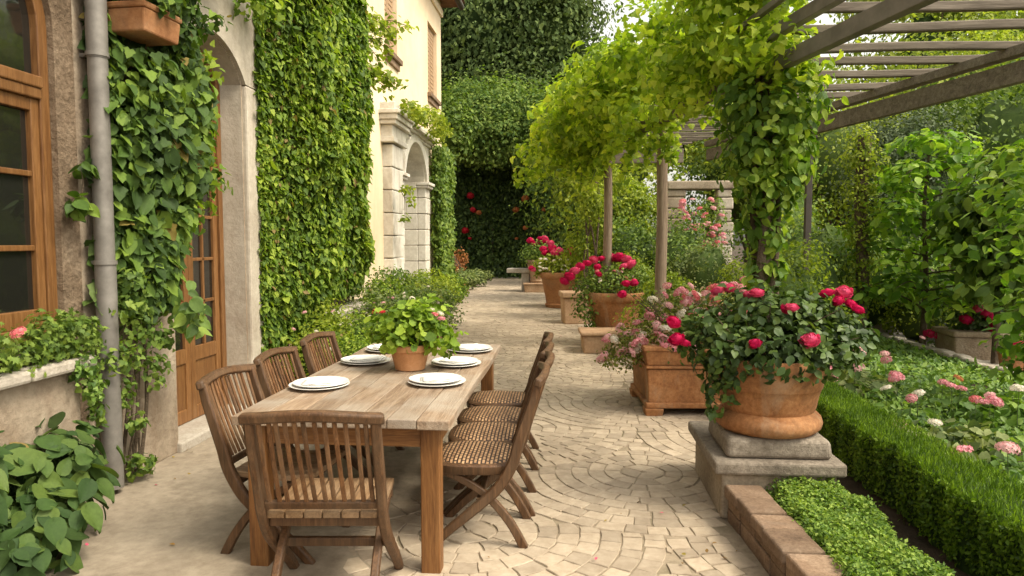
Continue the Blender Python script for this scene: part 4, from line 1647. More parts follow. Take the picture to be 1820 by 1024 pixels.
struct(mb.build('soil_strip', MT['soil']))
mb = MB()
mb.add([(1.85, .8, .06), (5.0, .8, .06), (5.0, 13, .06), (1.85, 13, .06)], [(0, 1, 2, 3)])
struct(mb.build('bed_soil', MT['soil']))

# ground cover cushion
n = 21000
P = np.column_stack([RNG.uniform(1.09, 1.58, n), RNG.uniform(1.9, 4.02, n), np.zeros(n)])
edge = np.minimum(P[:, 0] - 1.07, 1.59 + .03 * np.sin(P[:, 1] * 9) - P[:, 0])
hgt = .20 * np.clip(edge / .09, 0.05, 1) ** .5 + .035 * lump(P, 7.0) + .02 * lump(P, 17, 1)
P[:, 2] = .05 + np.clip(hgt, .02, 1) * RNG.uniform(.72, 1.03, n)
N = np.column_stack([RNG.normal(0, .4, n), RNG.normal(-.15, .4, n), np.ones(n)])
gx, gy = 14, 40
vs, fs = [], []
for j in range(gy + 1):
    for i in range(gx + 1):
        x, y = 1.10 + .46 * i / gx, 1.9 + 2.1 * j / gy
        p = np.array([[x, y, 0]])
        e = max(0, min(i, gx - i, 3)) / 3
        vs.append((x, y, .04 + e * (.10 + .03 * float(lump(p, 7.0)[0]))))
for j in range(gy):
    for i in range(gx):
        a = j * (gx + 1) + i
        fs.append((a, a + 1, a + gx + 2, a + gx + 1))
o = leaves('ground_cover', L['cover'], P, N, .021, 'simple', -.1, None, jit=.5, extra=(vs, fs, COREM))
tag(o, 'bright green cushion of tiny leaves between the brick kerb and the clipped hedge', 'ground cover', kind='stuff')

# clipped hedge
hg = thing('clipped_hedge', 'long clipped box hedge with a fuzzy bright top beyond the brick kerb', 'hedge', (2.0, 4.5, 0))
n = 46000
Y = RNG.uniform(2.0, 7.4, n) ** 1.0
hx0, hx1, hz = 1.80, 2.14, .43
col = .020 * np.cos(Y * 2 * PI / .27) + .012 * np.sin(Y * 5.1)
face = RNG.random(n)
U = RNG.random(n)
P = np.zeros((n, 3))
N = np.zeros((n, 3))
top = face < .46
frt = (face >= .46) & (face < .90)
bck = face >= .90
P[top] = np.column_stack([hx0 + (hx1 - hx0) * U[top], Y[top], hz + RNG.uniform(-.035, .004, top.sum())])
P[top, 0] += col[top] * (1 - U[top])
N[top] = (0, 0, 1)
P[frt] = np.column_stack([hx0 + col[frt] + RNG.uniform(0, .05, frt.sum()), Y[frt], .07 + (hz - .07) * U[frt] ** .8])
N[frt] = (-1, 0, .35)
P[bck] = np.column_stack([hx1 - RNG.uniform(0, .04, bck.sum()), Y[bck], .07 + (hz - .07) * U[bck]])
N[bck] = (1, 0, .35)
P[:, 2] += .010 * lump(P, 6)
yy = np.linspace(2.0, 7.4, 110)
vs, fs = [], []
for y in yy:
    cxx = .020 * math.cos(y * 2 * PI / .27) + .012 * math.sin(y * 5.1)
    vs += [(hx0 + .05 + cxx, y, .03), (hx0 + .045 + cxx, y, hz - .05), (hx1 - .04, y, hz - .05), (hx1 - .04, y, .03)]
for j in range(len(yy) - 1):
    for k in range(3):
        fs.append((4 * j + k, 4 * j + k + 1, 4 * j + 5 + k, 4 * j + 4 + k))
fs += [(0, 1, 2, 3), tuple(4 * (len(yy) - 1) + k for k in (3, 2, 1, 0))]
t_ = np.where(top)[0]
s_ = np.where(~top)[0]
leaves('clipped_top', L['hedge'], P[t_], RNG.normal(0, 1, (len(t_), 3)) * np.array([1, 1, .25]), .029, 'blade', -2.2, hg, org=(2.0, 4.5, 0), jit=.2)
leaves('foliage', L['hedge'], P[s_], N[s_], .026, 'simple', -.5, hg, org=(2.0, 4.5, 0), jit=.6, extra=(vs, fs, COREM))
mb = MB()
for k in range(20):
    y = 2.1 + k * .27
    mb.tube([(1.95, y, 0), (1.96, y + .02, .2)], [.012, .007], 6)
mb.build('stem', TWIG, hg, org=(2.0, 4.5, 0))

# ================================================================== ROSE BED
n = 26000
P = np.column_stack([RNG.uniform(2.16, 4.86, n), RNG.uniform(2.2, 12.4, n), np.zeros(n)])
hh = np.interp(P[:, 1], [3, 6, 9, 12], [1, .85, .55, .6]) * np.interp(P[:, 0], [3.0, 4.4], [1, .4]) * (.19 + .08 * lump(P, 2.2) + .07 * lump(P, 5.0, 2) + .03 * lump(P, 11, 1))
P[:, 2] = .07 + np.clip(hh, .05, 1) * (RNG.uniform(.35, 1.05, n)) * .85
N = np.column_stack([RNG.normal(0, .5, n), RNG.normal(-.3, .5, n), np.ones(n)])
o = leaves('bed_foliage', L['bed'], P, N, .062, 'simple', .3, None, jit=.5, svar=.5)
tag(o, 'mass of low green leaves filling the flower bed behind the clipped hedge', 'foliage', kind='stuff')
FG = 'pale pink flowers in the bed behind the hedge'


def bed_flower(label, px, py, Y, r, kind, group=FG, h=None, name='bed_flower', lm='bed', two=False, nleaf=16):
    p = at(px, py, Y)
    base = .06
    t = thing(name, label, 'flower', (p.x, p.y, base), random.uniform(0, 6), group)
    hz_ = max(.16, p.z - base + .02)
    r *= 1.2
    stems(t, (0, 0, 0), [(0, 0, hz_)], .005, STEM, 5, wob=.02)
    Q, M_ = ell((0, 0, hz_ * .45), (.10, .10, hz_ * .25), nleaf, .2)
    leaves('foliage', L[lm], Q, M_, .07, 'oval', .3, t)
    bloom(t, (0, 0, hz_), r, kind, 'cluster', tilt=.4, flat=.9)
    if two:
        bloom(t, (r * 1.2, .02, hz_ - .01), r * .9, kind, 'cluster', tilt=.4, flat=.9)
    return t


BF = [(1523, 626, 8.0, .055, 'pale', 1, 'double pale pink flower at the far end of the bed, right of the rose bush'), (1572, 632, 7.6, .04, 'pale', 0, 'pale pink flower in the bed, second from the far end'),
      (1575, 643, 7.2, .045, 'pink', 0, 'mid pink flower just in front of the second pale one from the far end'), (1478, 650, 6.6, .04, 'pink', 0, 'rosy pink flower close beside the right edge of the big pot, upper of three'),
      (1474, 662, 6.4, .045, 'pink', 0, 'rosy pink flower close beside the right edge of the big pot, middle of three'), (1479, 679, 6.1, .04, 'pink', 0, 'rosy pink flower close beside the right edge of the big pot, lowest of three'),
      (1521, 658, 6.6, .055, 'pale', 0, 'pale pink flower behind the hedge, right of the three by the big pot'), (1592, 672, 6.2, .055, 'pink', 1, 'wide pink double flower head in the middle of the bed'),
      (1575, 694, 5.9, .04, 'white', 0, 'small whitish flower between the hedge and the wide pink double head'), (1632, 704, 5.6, .042, 'white', 0, 'cream white flower in the middle of the bed, above a pink one'),
      (1620, 713, 5.5, .036, 'pink', 0, 'small pink flower right under the cream white one mid bed'), (1675, 683, 6.2, .032, 'pink', 0, 'small pink flower, leftmost of a loose group near the stone edging'),
      (1690, 690, 6.1, .042, 'pink', 0, 'pink flower in the centre of the loose group near the stone edging'), (1709, 695, 6.0, .036, 'pink', 0, 'pink flower, right one of the loose group near the stone edging'),
      (1703, 676, 6.4, .034, 'orange', 0, 'apricot flower behind the loose pink group near the stone edging'), (1734, 714, 5.7, .034, 'coral', 0, 'coral orange flower alone between two pink groups'),
      (1768, 718, 5.5, .048, 'pink', 1, 'large pink double flower at the right of the bed'), (1759, 707, 5.7, .036, 'pale', 0, 'pale flower just behind the large pink double one at the right'),
      (1811, 697, 5.5, .046, 'white', 0, 'cream flower at the extreme right edge of the view'), (1601, 762, 4.7, .046, 'pale', 0, 'pale pink flower leaning over the hedge, left of two whitish ones'),
      (1619, 776, 4.55, .028, 'white', 0, 'tiny white flower over the hedge, upper of a close pair'), (1626, 782, 4.45, .032, 'white', 0, 'small white flower over the hedge, lower of a close pair'),
      (1662, 757, 4.8, .034, 'white', 0, 'thin whitish flower low among leaves mid bed'), (1706, 808, 4.1, .05, 'pink', 0, 'bright pink round flower nearest the viewer above the hedge'),
      (1790, 803, 4.05, .052, 'pale', 0, 'pale pink flower nearest the viewer at the right edge'), (1640, 603, 9.4, .035, 'pale', 0, 'small pale flower beside the far stone edging under the bright shrub')]
for (px, py, Y, r, k, two, lab) in BF:
    bed_flower(lab, px, py, Y, r, k, two=bool(two))
# leafy mounds in the bed nearest the viewer (larger leaves)
for i, (x, y, s, lab) in enumerate(((3.0, 3.6, 1.0, 'broad leaved plant in the bed at the right, nearest the viewer'), (3.6, 4.4, .95, 'broad leaved plant in the bed near the right edge, second from the viewer'),
                                    (2.65, 5.0, .8, 'broad leaved plant mid bed close behind the hedge'), (3.5, 6.0, .9, 'broad leaved plant beside the stone edging at the right'),
                                    (2.75, 6.9, .8, 'broad leaved plant in the bed right of the big pot'), (3.1, 8.0, .8, 'broad leaved plant at the far end of the bed'))):
    t = thing('bed_plant', lab, 'plant', (x, y, .06), 0, 'broad leaved plants in the flower bed')
    P, N = cloud([((0, 0, .15), (.32 * s, .32 * s, .12)), ((.2, .1, .12), (.22, .22, .11)), ((-.2, -.06, .12), (.22, .22, .10))], 240, .3)
    leaves('foliage', L['bed' if i % 2 else 'grey'], P, N, .095, 'oval', .3, t, jit=.5)
    stems(t, (0, 0, 0), [(random.uniform(-.25, .25), random.uniform(-.25, .25), .22) for _ in range(8)], .006, STEM)

# stone edging along the grey path
eg = thing('stone_edging', 'row of rounded buff edging stones between the flower bed and the grey path', 'edging', (4.93, 9, 0))
mb = MB()
y = 4.5
while y < 13.2:
    dy = random.uniform(.16, .3)
    e = random.uniform(-.02, .02)
    mb.box(4.84 + e, 4.995 + e * .5, y + .008, y + dy - .008, 0, .15 + random.uniform(-.015, .015))
    y += dy
mb.build('stones', MT['pale_stone'], eg, bevel=.03, seg=3, org=(4.93, 9, 0))

# stone trough with crimson flowers on the grey path
tr = box_pot('rough buff stone trough standing on the grey side path', 5.55, 9.95, .92, .60, .40, MT['stone_trough'], R(-4), 'trough', 'stone_trough')
o = (5.55, 9.95, .40)
bl = []
for (px, py, r) in ((1738, 548, .085), (1753, 558, .085), (1761, 565, .08), (1718, 568, .085), (1766, 584, .09)):
    q = rel(px, py, 9.75, o)
    bl.append((q[0], q[1], q[2], r, 'crimson', 'peony'))
pot_shrub('flowering_bush', 'sparse dark plant with five crimson blooms growing in the stone trough', 'flowering plant', o,
          [((0, 0, .08), (.45, .3, .16)), ((.15, 0, .2), (.25, .22, .18)), ((-.2, -.05, .14), (.2, .2, .15))], 520, .075, L['rose'], 'oval', bl)
# two small pots at the right edge
for (px, lab, lab2, r, hgt) in ((1797, 'small dark clay pot on the grey path, left of two at the right edge', 'crimson flower in the left of the two small clay pots', .15, .27),
                                (1822, 'small reddish clay pot on the grey path, cut by the right edge of the view', 'crimson flower in the right of the two small clay pots', .15, .30)):
    p = at(px, 668, 8.75)
    t = thing('flower_pot', lab, 'pot', (p.x, p.y, .03), 0, 'small clay pots on the side path')
    mb = MB()
    mb.lathe([(r * .7, 0), (r * .74, .01), (r * .95, hgt * .8), (r, hgt * .82), (r * 1.02, hgt), (r * .9, hgt), (r * .88, hgt * .9), (.01, hgt * .9)], 36)
    mb.build('body', MT['terracotta_dark'], t, smooth=True)
    pot_shrub('potted_flower', lab2, 'flower', (p.x, p.y, hgt + .03), [((0, 0, .08), (.17, .16, .12))], 130, .07, L['bed'], 'oval',
              [(-.02, -.14, .06, .085, 'crimson', 'peony'), (.1, -.12, .08, .075, 'crimson', 'peony')], 'flowers in the small clay pots')
# round stone with a pink flower at the far end of the path
p = at(1573, 590, 12.3)
bs = thing('stone_ball_pot', 'rounded buff stone ball pot on the far end of the grey path', 'pot', (p.x, p.y, .03))
mb = MB()
mb.lathe([(.09, 0), (.15, .03), (.185, .10), (.175, .17), (.13, .225), (.07, .25), (.01, .245)], 36, wob=.02)
mb.build('body', MT['pale_stone'], bs, smooth=True)
pf = thing('potted_flower', 'single broad pale pink flower head over the stone ball pot', 'flower', (p.x, p.y, .27))
stems(pf, (0, 0, 0), [(0, 0, .19)], .008, STEM)
bloom(pf, (0, 0, .19), .13, 'pale', 'cluster', flat=.6, tilt=.1)
# crimson flowers standing free in the border
for (px, py, Y, r, lab) in ((1565, 537, 12.4, .10, 'crimson flower on a tall stem above the stone ball pot'), (1655, 597, 10.3, .095, 'crimson flower low in the bright shrub left of the stone trough')):
    bed_flower(lab, px, py, Y, r, 'crimson', 'crimson flowers along the side path', lm='mid')

# ================================================================== PERGOLA
pg = thing('pergola', 'weathered timber pergola on slim posts roofed with open rafters', 'pergola', (2.4, 8, 0))
po = (2.4, 8, 0)


def lx(y):
    return 1.62 - .228 * (y - 6.2)


def rx(y):
    return 3.99 - .275 * (y - 6.7)


for (x, y, wdt) in ((1.12, 8.9, .135), (.56, 10.96, .13)):
    mb = MB()
    n = 10
    path = [(x + .006 * math.sin(k * 1.1 + x), y, 2.98 * k / n) for k in range(n + 1)]
    mb.tube(path, [wdt * .54 * (1 - .01 * k) for k in range(n + 1)], 14)
    mb.build('post', MT['post_wood'], pg, smooth=True, org=po)
mb = MB()
mb.tube([(1.66, 6.15, 0), (1.64, 6.17, 1.2), (1.65, 6.15, 2.2), (1.62, 6.2, 3.0)], .065, 10)
mb.build('post', MT['post_wood'], pg, smooth=True, org=po)
# right row: dark square posts
for y in (6.45, 9.75):
    mb = MB()
    w_ = .022 if y < 7 else .04
    mb.box(rx(y) - w_, rx(y) + w_, y - w_, y + w_, 0, 3.0)
    mb.build('post', MT['dark_iron'], pg, bevel=.006, org=po)
# main beams
mb = MB()
mb.beam((lx(6.15), 6.15, 3.06), (lx(11.7), 11.7, 3.06), .09, .15)
mb.build('beam', MT['beam_wood'], pg, bevel=.006, org=po)
mb = MB()
mb.beam((lx(6.6) - .02, 6.6, 3.02), (lx(3.0) + .02, 3.0, 3.02), .085, .12)
mb.build('beam', MT['grey_beam'], pg, bevel=.006, org=po)
mb = MB()
mb.beam((lx(6.7) - .03, 6.7, 3.27), (lx(3.0) - .08, 3.0, 3.27), .075, .10)
mb.build('beam', MT['grey_beam'], pg, bevel=.006, org=po)
mb = MB()
mb.beam((lx(6.9) - .1, 6.9, 3.42), (lx(3.4) - .35, 3.4, 3.40), .05, .05)
mb.build('beam', MT['grey_beam'], pg, bevel=.005, org=po)
mb = MB()
mb.beam((rx(3), 3, 3.09), (rx(12.6), 12.6, 3.09), .08, .19)
mb.build('beam', MT['beam_wood'], pg, bevel=.006, org=po)
mb = MB()
mb.beam((rx(3) - .02, 3, 3.275), (rx(12.6) - .02, 12.6, 3.275), .12, .09)
mb.build('beam', MT['beam_wood'], pg, bevel=.006, org=po)
for y in (6.45, 9.75):
    mb = MB()
    mb.box(rx(y) - .09, rx(y) + .09, y - .03, y + .03, 2.955, 2.99)
    mb.box(rx(y) - .062, rx(y) - .042, y - .045, y + .045, 2.99, 3.23)
    mb.build('bracket', MT['dark_iron'], pg, bevel=.004, org=po)
# rafters
for i in range(10):
    y = 4.55 + i * .56
    e = random.uniform(-.03, .03)
    x0, x1 = lx(y) + .1, rx(y) + .28 + random.uniform(-.05, .2)
    z = 3.36 + random.uniform(-.012, .012)
    mb = MB()
    n = 8
    pts = [(x0 + (x1 - x0) * k / n, y + e * k / n, z + .008 * math.sin(k * .9 + i)) for k in range(n + 1)]
    mb.sweep(pts, (0, 1, 0), .060 + random.uniform(-.006, .01), .075)
    mb.build('rafter', MT['beam_wood'], pg, bevel=.012, org=po)
# far bay: close set thin slats with two cross beams
for i in range(17):
    y = 10.2 + i * .20
    mb = MB()
    mb.beam((lx(y) + .05, y, 3.36 + random.uniform(-.01, .01)), (rx(y) - .1, y + random.uniform(-.03, .03), 3.36 + random.uniform(-.01, .01)), .05, .03)
    mb.build('slat', MT['beam_wood'], pg, bevel=.004, org=po)
mb = MB()
mb.beam((lx(13.6) - .2, 13.6, 3.20), (rx(13.6), 13.6, 3.20), .08, .26)
mb.build('beam', MT['beam_wood'], pg, bevel=.006, org=po)
mb = MB()
xm = (lx(11.5) + rx(11.5)) / 2 - .3
mb.beam((xm + .4, 10.1, 3.30), (xm - .4, 13.6, 3.30), .04, .05)
mb.build('batten', MT['beam_wood'], pg, bevel=.004, org=po)

# ------------------------------------------------------------------ vine over the pergola
vn = thing('pergola_vine', 'bright green climbing vine spilling over the left beam of the pergola', 'vine', (1.5, 6.2, 0))
vo = (1.5, 6.2, 0)
cl = []
for k in range(105):
    y = random.uniform(5.75, 12.3)
    f = (y - 5.75) / 6.55
    x = lx(y) + random.gauss(.0 - .30 * f, .20 + .16 * f)
    top = float(np.interp(f, [0, .3, .6, 1], [1.0, .9, .74, .8]))
    z = 3.15 + random.uniform(-.10, top)
    if f > .75 and random.random() < .3:
        z -= random.uniform(.2, .6)
        x -= random.uniform(.1, .5)
    q = random.uniform(.20, .40)
    cl.append(((x, y, z), (q * 1.15, q * 1.15, q * .7)))
# near crown over the front post
for k in range(26):
    cl.append(((1.62 + random.gauss(-.05, .26), 6.3 + random.gauss(.15, .30), 3.1 + random.uniform(-.25, .8)), (.26, .26, .2)))
# far left shoulder reaching over the path
for k in range(14):
    cl.append(((random.uniform(-.45, .3), random.uniform(10.8, 12.4), random.uniform(2.8, 3.9)), (.32, .32, .16)))
P, N = cloud(cl, 12500, .25)
keep = RNG.random(len(P)) < 1
dist = np.linalg.norm(P - np.array([0, 0, 1.6]), axis=1)
sz = np.clip(.045 + .0050 * dist, .06, .12)
leaves('foliage', L['vine'], P, N, sz, 'ivy', .45, vn, org=vo, jit=.55)
# arching shoots with leaves
SP, SN = [], []
for k in range(46):
    y = random.uniform(6.0, 12.2)
    b_ = Vector((lx(y) + random.uniform(-.4, .1), y, 3.4 + random.uniform(0, .6)))
    dr = Vector((random.uniform(-.65, .3), random.uniform(-.5, .3), random.uniform(.05, .55)))
    m_ = b_ + dr * .5 + Vector((0, 0, .15))
    e_ = b_ + dr * 1.0 + Vector((0, 0, -.05 - random.random() * .25))
    path = spline([b_, m_, e_], 7)
    mb = MB()
    mb.tube(path, .005, 4)
    mb.build('shoot', STEM, vn, org=vo)
    for p in path[3:]:
        for _ in range(3):
            SP.append(tuple(p + Vector((random.gauss(0, .035), random.gauss(0, .035), random.gauss(0, .03)))))
            SN.append((random.gauss(0, .4), random.gauss(0, .4), 1))
for k in range(20):                                   # hanging streamers under the beam
    y = random.uniform(8.5, 11.6)
    b_ = Vector((lx(y) + random.uniform(-.5, .05), y, 3.1))
    e_ = b_ + Vector((random.uniform(-.15, .1), random.uniform(-.1, .1), -random.uniform(.3, .85)))
    path = spline([b_, b_.lerp(e_, .5) + Vector((.05, 0, 0)), e_], 6)
    mb = MB()
    mb.tube(path, .005, 4)
    mb.build('shoot', STEM, vn, org=vo)
    for p in path[1:]:
        for _ in range(5):
            SP.append(tuple(p + Vector((random.gauss(0, .05), random.gauss(0, .05), random.gauss(0, .03)))))
            SN.append((random.gauss(0, .5), random.gauss(-.5, .5), .5))
leaves('shoot_leaves', L['vine'], np.array(SP), np.array(SN), .085, 'ivy', .5, vn, org=vo)
# column of larger leaves round the front post
cl = [((1.63, 6.14, 2.55), (.36, .36, .42)), ((1.50, 6.1, 2.25), (.22, .22, .3)), ((1.80, 6.1, 2.3), (.24, .24, .32)), ((1.64, 6.05, 2.0), (.22, .22, .26)), ((1.85, 6.05, 2.75), (.26, .26, .26)), ((1.42, 6.15, 2.75), (.24, .24, .24)),
      ((1.66, 6.12, 1.62), (.13, .13, .22)), ((1.57, 6.1, 1.3), (.10, .10, .16)), ((1.72, 6.12, 1.35), (.09, .09, .12)), ((1.55, 6.15, 1.75), (.1, .1, .15))]
P, N = cloud(cl, 2100, .35, -.95)
leaves('column_foliage', leafmat('vine_column_leaf', (.045, .115, .018), (.095, .20, .03), (.19, .31, .055), .4, .42, 2.5), P, N, .076, 'heart', .9, vn, org=vo, jit=.45, svar=.4, smooth=True)
for k in range(5):
    mb = MB()
    a = k * 1.3
    path = []
    for i in range(15):
        z = 3.1 * i / 14
        path.append((1.64 + (.085 + .03 * math.sin(i * .7 + k)) * math.cos(a + z * 1.1), 6.15 + .09 * math.sin(a + z * 1.1), z))
    path = spline(path, 2)
    mb.tube(path, [.050 * (1 - .5 * i / len(path)) * (1 if k < 3 else .55) for i in range(len(path))], 8)
    mb.build('stem', MT['bark'], vn, org=vo, smooth=True)

# vine mass hanging round the far post
fv = thing('climbing_shrub', 'light green climber growing up thin stems beside the pots, left of the bare posts', 'climber', (.42, 14.4, 0))
cl = [((random.gauss(0, .10 + .07 * z), random.gauss(0, .2), z), (.14 + .05 * z, .2, .3)) for z in np.linspace(1.0, 3.6, 14)]
P, N = cloud(cl, 3600, .3)
leaves('foliage', L['light'], P, N, .085, 'simple', .7, fv)
for k in range(4):
    mb = MB()
    mb.tube(spline([(random.uniform(-.2, .25), random.uniform(-.35, -.1), 0), (random.uniform(-.2, .2), -.2, 1.2), (random.uniform(-.2, .2), -.15, 2.4), (0, 0, 3.2)], 5), .022, 6)
    mb.build('stem', MT['bark'], fv, smooth=True)

# ================================================================== IVY AND CREEPERS ON THE HOUSE
iv = thing('ivy_plant', 'dark ivy with heart shaped leaves climbing the wall between drainpipe and arched door', 'ivy', (-2.9, 4.6, 0))
io = (-2.9, 4.6, 0)
n = 4600
Z = 1.15 + 3.2 * RNG.random(n) ** .9
# the outline of the ivy curtain: right edge bulges over the door, tapering below
yr = np.interp(Z, [1.0, 1.4, 1.7, 2.1, 2.6, 3.0, 3.3, 4.6], [4.62, 4.85, 5.05, 5.22, 5.26, 5.05, 5.0, 5.5])
yl = np.interp(Z, [1.0, 2.0, 3.0, 4.6], [4.22, 4.10, 4.08, 4.05])
Yv = yl + (yr - yl) * RNG.random(n)
ed = np.minimum((Yv - yl) / .25, (yr - Yv) / .25).clip(0, 1)
bul = .06 + .26 * ed ** .6 * np.interp(Z, [1.0, 1.6, 2.6, 3.4, 4.6], [.25, .6, 1.0, .9, .8])
P = np.column_stack([-2.93 + bul * RNG.uniform(.35, 1.1, n), Yv, Z])
P[:, 0] += .05 * lump(P, 3)
N = np.column_stack([np.ones(n), RNG.normal(-.35, .3, n), RNG.normal(.45, .3, n)])
hid = (np.abs(P[:, 1] - 4.36) < .28) & (np.abs(P[:, 2] - 2.98) < .17)
P[hid, 0] = -2.93 + .10 * RNG.random(hid.sum())
szi = np.interp(P[:, 2], [1.2, 2.2, 3.0], [.082, .080, .056]) * np.exp(RNG.normal(0, .25, n))
ksel = RNG.random(n) < .5
leaves('foliage', L['ivy'], P[ksel], N[ksel], szi[ksel], 'heart', 1.3, iv, org=io, jit=.36, svar=.2, smooth=True)
leaves('lobed_foliage', L['ivy'], P[~ksel], N[~ksel], szi[~ksel] * 1.1, 'ivy', 1.3, iv, org=io, jit=.36, svar=.2)
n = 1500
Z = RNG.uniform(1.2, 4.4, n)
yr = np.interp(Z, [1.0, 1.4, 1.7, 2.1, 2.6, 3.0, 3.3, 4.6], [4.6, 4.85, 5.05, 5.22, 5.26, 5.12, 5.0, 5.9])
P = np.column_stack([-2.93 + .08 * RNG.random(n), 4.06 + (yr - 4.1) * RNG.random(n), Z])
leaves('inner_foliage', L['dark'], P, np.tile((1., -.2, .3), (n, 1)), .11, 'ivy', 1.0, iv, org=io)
# right edge light put into brighter leaf colour; the top reaches over the door arch
cl = [((-2.78 + random.uniform(-.05, .1), 5.0 + random.uniform(-.15, .3), z), (.12, .14, .14)) for z in np.linspace(1.75, 3.0, 9)]
cl += [((-2.72 + random.uniform(-.1, .15), random.uniform(4.3, 6.2), random.uniform(3.45, 4.1)), (.18, .2, .14)) for _ in range(22)]
P, N = cloud(cl, 1500, .2)
leaves('lit_foliage', L['creeper'], P, N, .062, 'ivy', .8, iv, org=io)
cl = [((-2.62 + random.uniform(-.08, .08), y, 3.10 + random.uniform(-.03, .16)), (.12, .10, .10)) for y in np.linspace(4.15, 4.9, 8)] + [((-2.66, 4.66, 2.98), (.10, .09, .10)), ((-2.68, 4.72, 2.85), (.1, .1, .1))]
P, N = cloud(cl, 420, .2)
leaves('trailing_foliage', L['ivy'], P, N, .055, 'ivy', .8, iv, org=io)
# lower sparse tangles around the pipe foot and the plinth
cl = [((-2.78, 4.38 + random.uniform(-.2, .3), z), (.08, .14, .1)) for z in np.linspace(.75, 1.35, 8)]
cl += [((-2.77, 3.86, .55), (.03, .06, .12)), ((-2.77, 3.82, .75), (.05, .1, .1)), ((-2.78, 4.25, .42), (.05, .09, .08)), ((-2.80, 4.30, .12), (.09, .12, .10)), ((-2.78, 4.05, .85), (.07, .14, .1)),
       ((-2.79, 4.5, .62), (.04, .1, .06)), ((-2.79, 4.16, .62), (.04, .06, .12))]
P, N = cloud(cl, 950, .2)
leaves('lower_foliage', L['mid'], P, N, .042, 'ivy', .6, iv, org=io)
P = np.array([tuple(at(340 + random.gauss(0, 14), 560 + random.gauss(0, 20), 4.6 + random.gauss(0, .06))) for _ in range(30)])
leaves('overhanging_foliage', L['mid'], P, np.tile((.8, -.5, .5), (30, 1)), .10, 'heart', .8, iv, org=io, jit=.35)
for k in range(7):
    mb = MB()
    y0 = 4.25 + random.uniform(-.1, .25)
    mb.tube(spline([(-2.90, y0, 0), (-2.86, y0 + random.uniform(-.1, .15), .5), (-2.84, y0 + random.uniform(-.1, .3), 1.0), (-2.82, y0 + random.uniform(-.1, .5), 1.8), (-2.85, y0 + random.uniform(0, .6), 2.8), (-2.8, y0 + random.uniform(0, .9), 3.8)], 4),
            .012 if k < 4 else .007, 6)
    mb.build('stem', MT['bark'], iv, org=io, smooth=True)
q = at(307, 528, 4.75)
rf = thing('climbing_rose', 'single crimson rose on a thin stem hanging in the ivy beside the door', 'rose', (q.x, q.y, q.z))
bloom(rf, (0, 0, 0), .035, 'crimson')
stems(rf, (0, 0, 0), [(-.12, -.05, -.22)], .004, STEM)
P = np.array([(random.gauss(-.04, .04), random.gauss(-.02, .04), random.gauss(-.1, .05)) for _ in range(9)])
leaves('foliage', L['mid'], P, np.tile((.8, -.5, .5), (9, 1)), .06, 'oval', .6, rf)
# sprig left of the pipe
sp = thing('ivy_sprig', 'small dark ivy sprig growing out of the wall left of the drainpipe', 'ivy', (-2.9, 3.93, 1.8))
P, N = cloud([((.03, 0, 0), (.05, .08, .07)), ((.04, .04, .22), (.04, .05, .06)), ((.03, -.06, -.03), (.04, .05, .05))], 46, .1)
leaves('foliage', L['ivy'], P, N, .085, 'heart', .9, sp, smooth=True)
stems(sp, (0, 0, -.05), [(.03, 0, .22), (.03, -.06, 0)], .004, TWIG)

# the big creeper curtain
ck = thing('creeper', 'tall curtain of bright green creeper covering the house wall from door pier to portal', 'creeper', (-2.9, 8.3, 0))
co_ = (-2.9, 8.3, 0)
n = 62000
u = RNG.random(n)
Yv = 6.40 + 2.86 * u
zb_ = np.interp(Yv, [6.4, 6.6, 7.2, 8.5, 10.2], [.35, .45, .85, .95, 1.0])
zt_ = np.interp(Yv, [6.4, 8.0, 8.5, 9.0, 9.3], [6.0, 6.0, 5.1, 4.4, 3.7])
Z = zb_ + (zt_ - zb_) * RNG.random(n)
Yv = Yv + u ** 3 * (.14 * np.sin(Z * 2.3 + 1) + .10 * np.sin(Z * 5.1) + .05 * np.sin(Z * 11)) - .04
P = np.column_stack([np.zeros(n), Yv, Z])
Pw = P + np.column_stack([0 * u, .12 * np.sin(Z * 2.1 + Yv), .25 * np.sin(Yv * 5)])
thick = .30 + .12 * np.sin(PI * u) + .17 * np.cos((Pw[:, 1] - 7.15) * 2 * PI / 1.45) + .13 * lump(Pw, 1.6) + .11 * lump(Pw, 3.1, 1.0) + .06 * lump(Pw, 7.0, 2)
thick += np.interp(Yv, [6.35, 6.7], [-.06, 0]) - .16 * np.interp(Yv, [8.2, 9.2], [0, 1])
thick *= np.interp(Z - zb_, [0, .5], [.5, 1]) * np.interp(Yv, [6.4, 6.9], [.45, 1])
P[:, 0] = WX + np.clip(thick, .04, 1) * (1 - .5 * RNG.random(n) ** 1.6)
e_ = 1e-2
N = np.column_stack([np.ones(n), -.15 + 0 * u, .35 + 0 * u])
ksel = RNG.random(n) < .62
szc = np.interp(P[:, 1], [6.4, 9.3], [.050, .064]) * np.exp(RNG.normal(0, .28, n))
leaves('foliage', L['creeper'], P[ksel], N[ksel], szc[ksel] * 1.15, 'simple', 1.3, ck, org=co_, jit=.6, svar=.2)
leaves('lobed_foliage', L['creeper'], P[~ksel], N[~ksel], szc[~ksel], 'ivy', 1.0, ck, org=co_, jit=.55, svar=.2)
n = 2600      # far end wrapping round the corner of the wall
Zc = RNG.uniform(1.0, 3.9, n)
P = np.column_stack([WX + RNG.uniform(-.3, .15, n), 9.22 + RNG.uniform(0, .12, n), Zc])
leaves('corner_foliage', L['creeper'], P, np.tile((.6, -.2, .4), (n, 1)), .075, 'ivy', 1.1, ck, org=co_)
mb = MB()
SP, SN = [], []
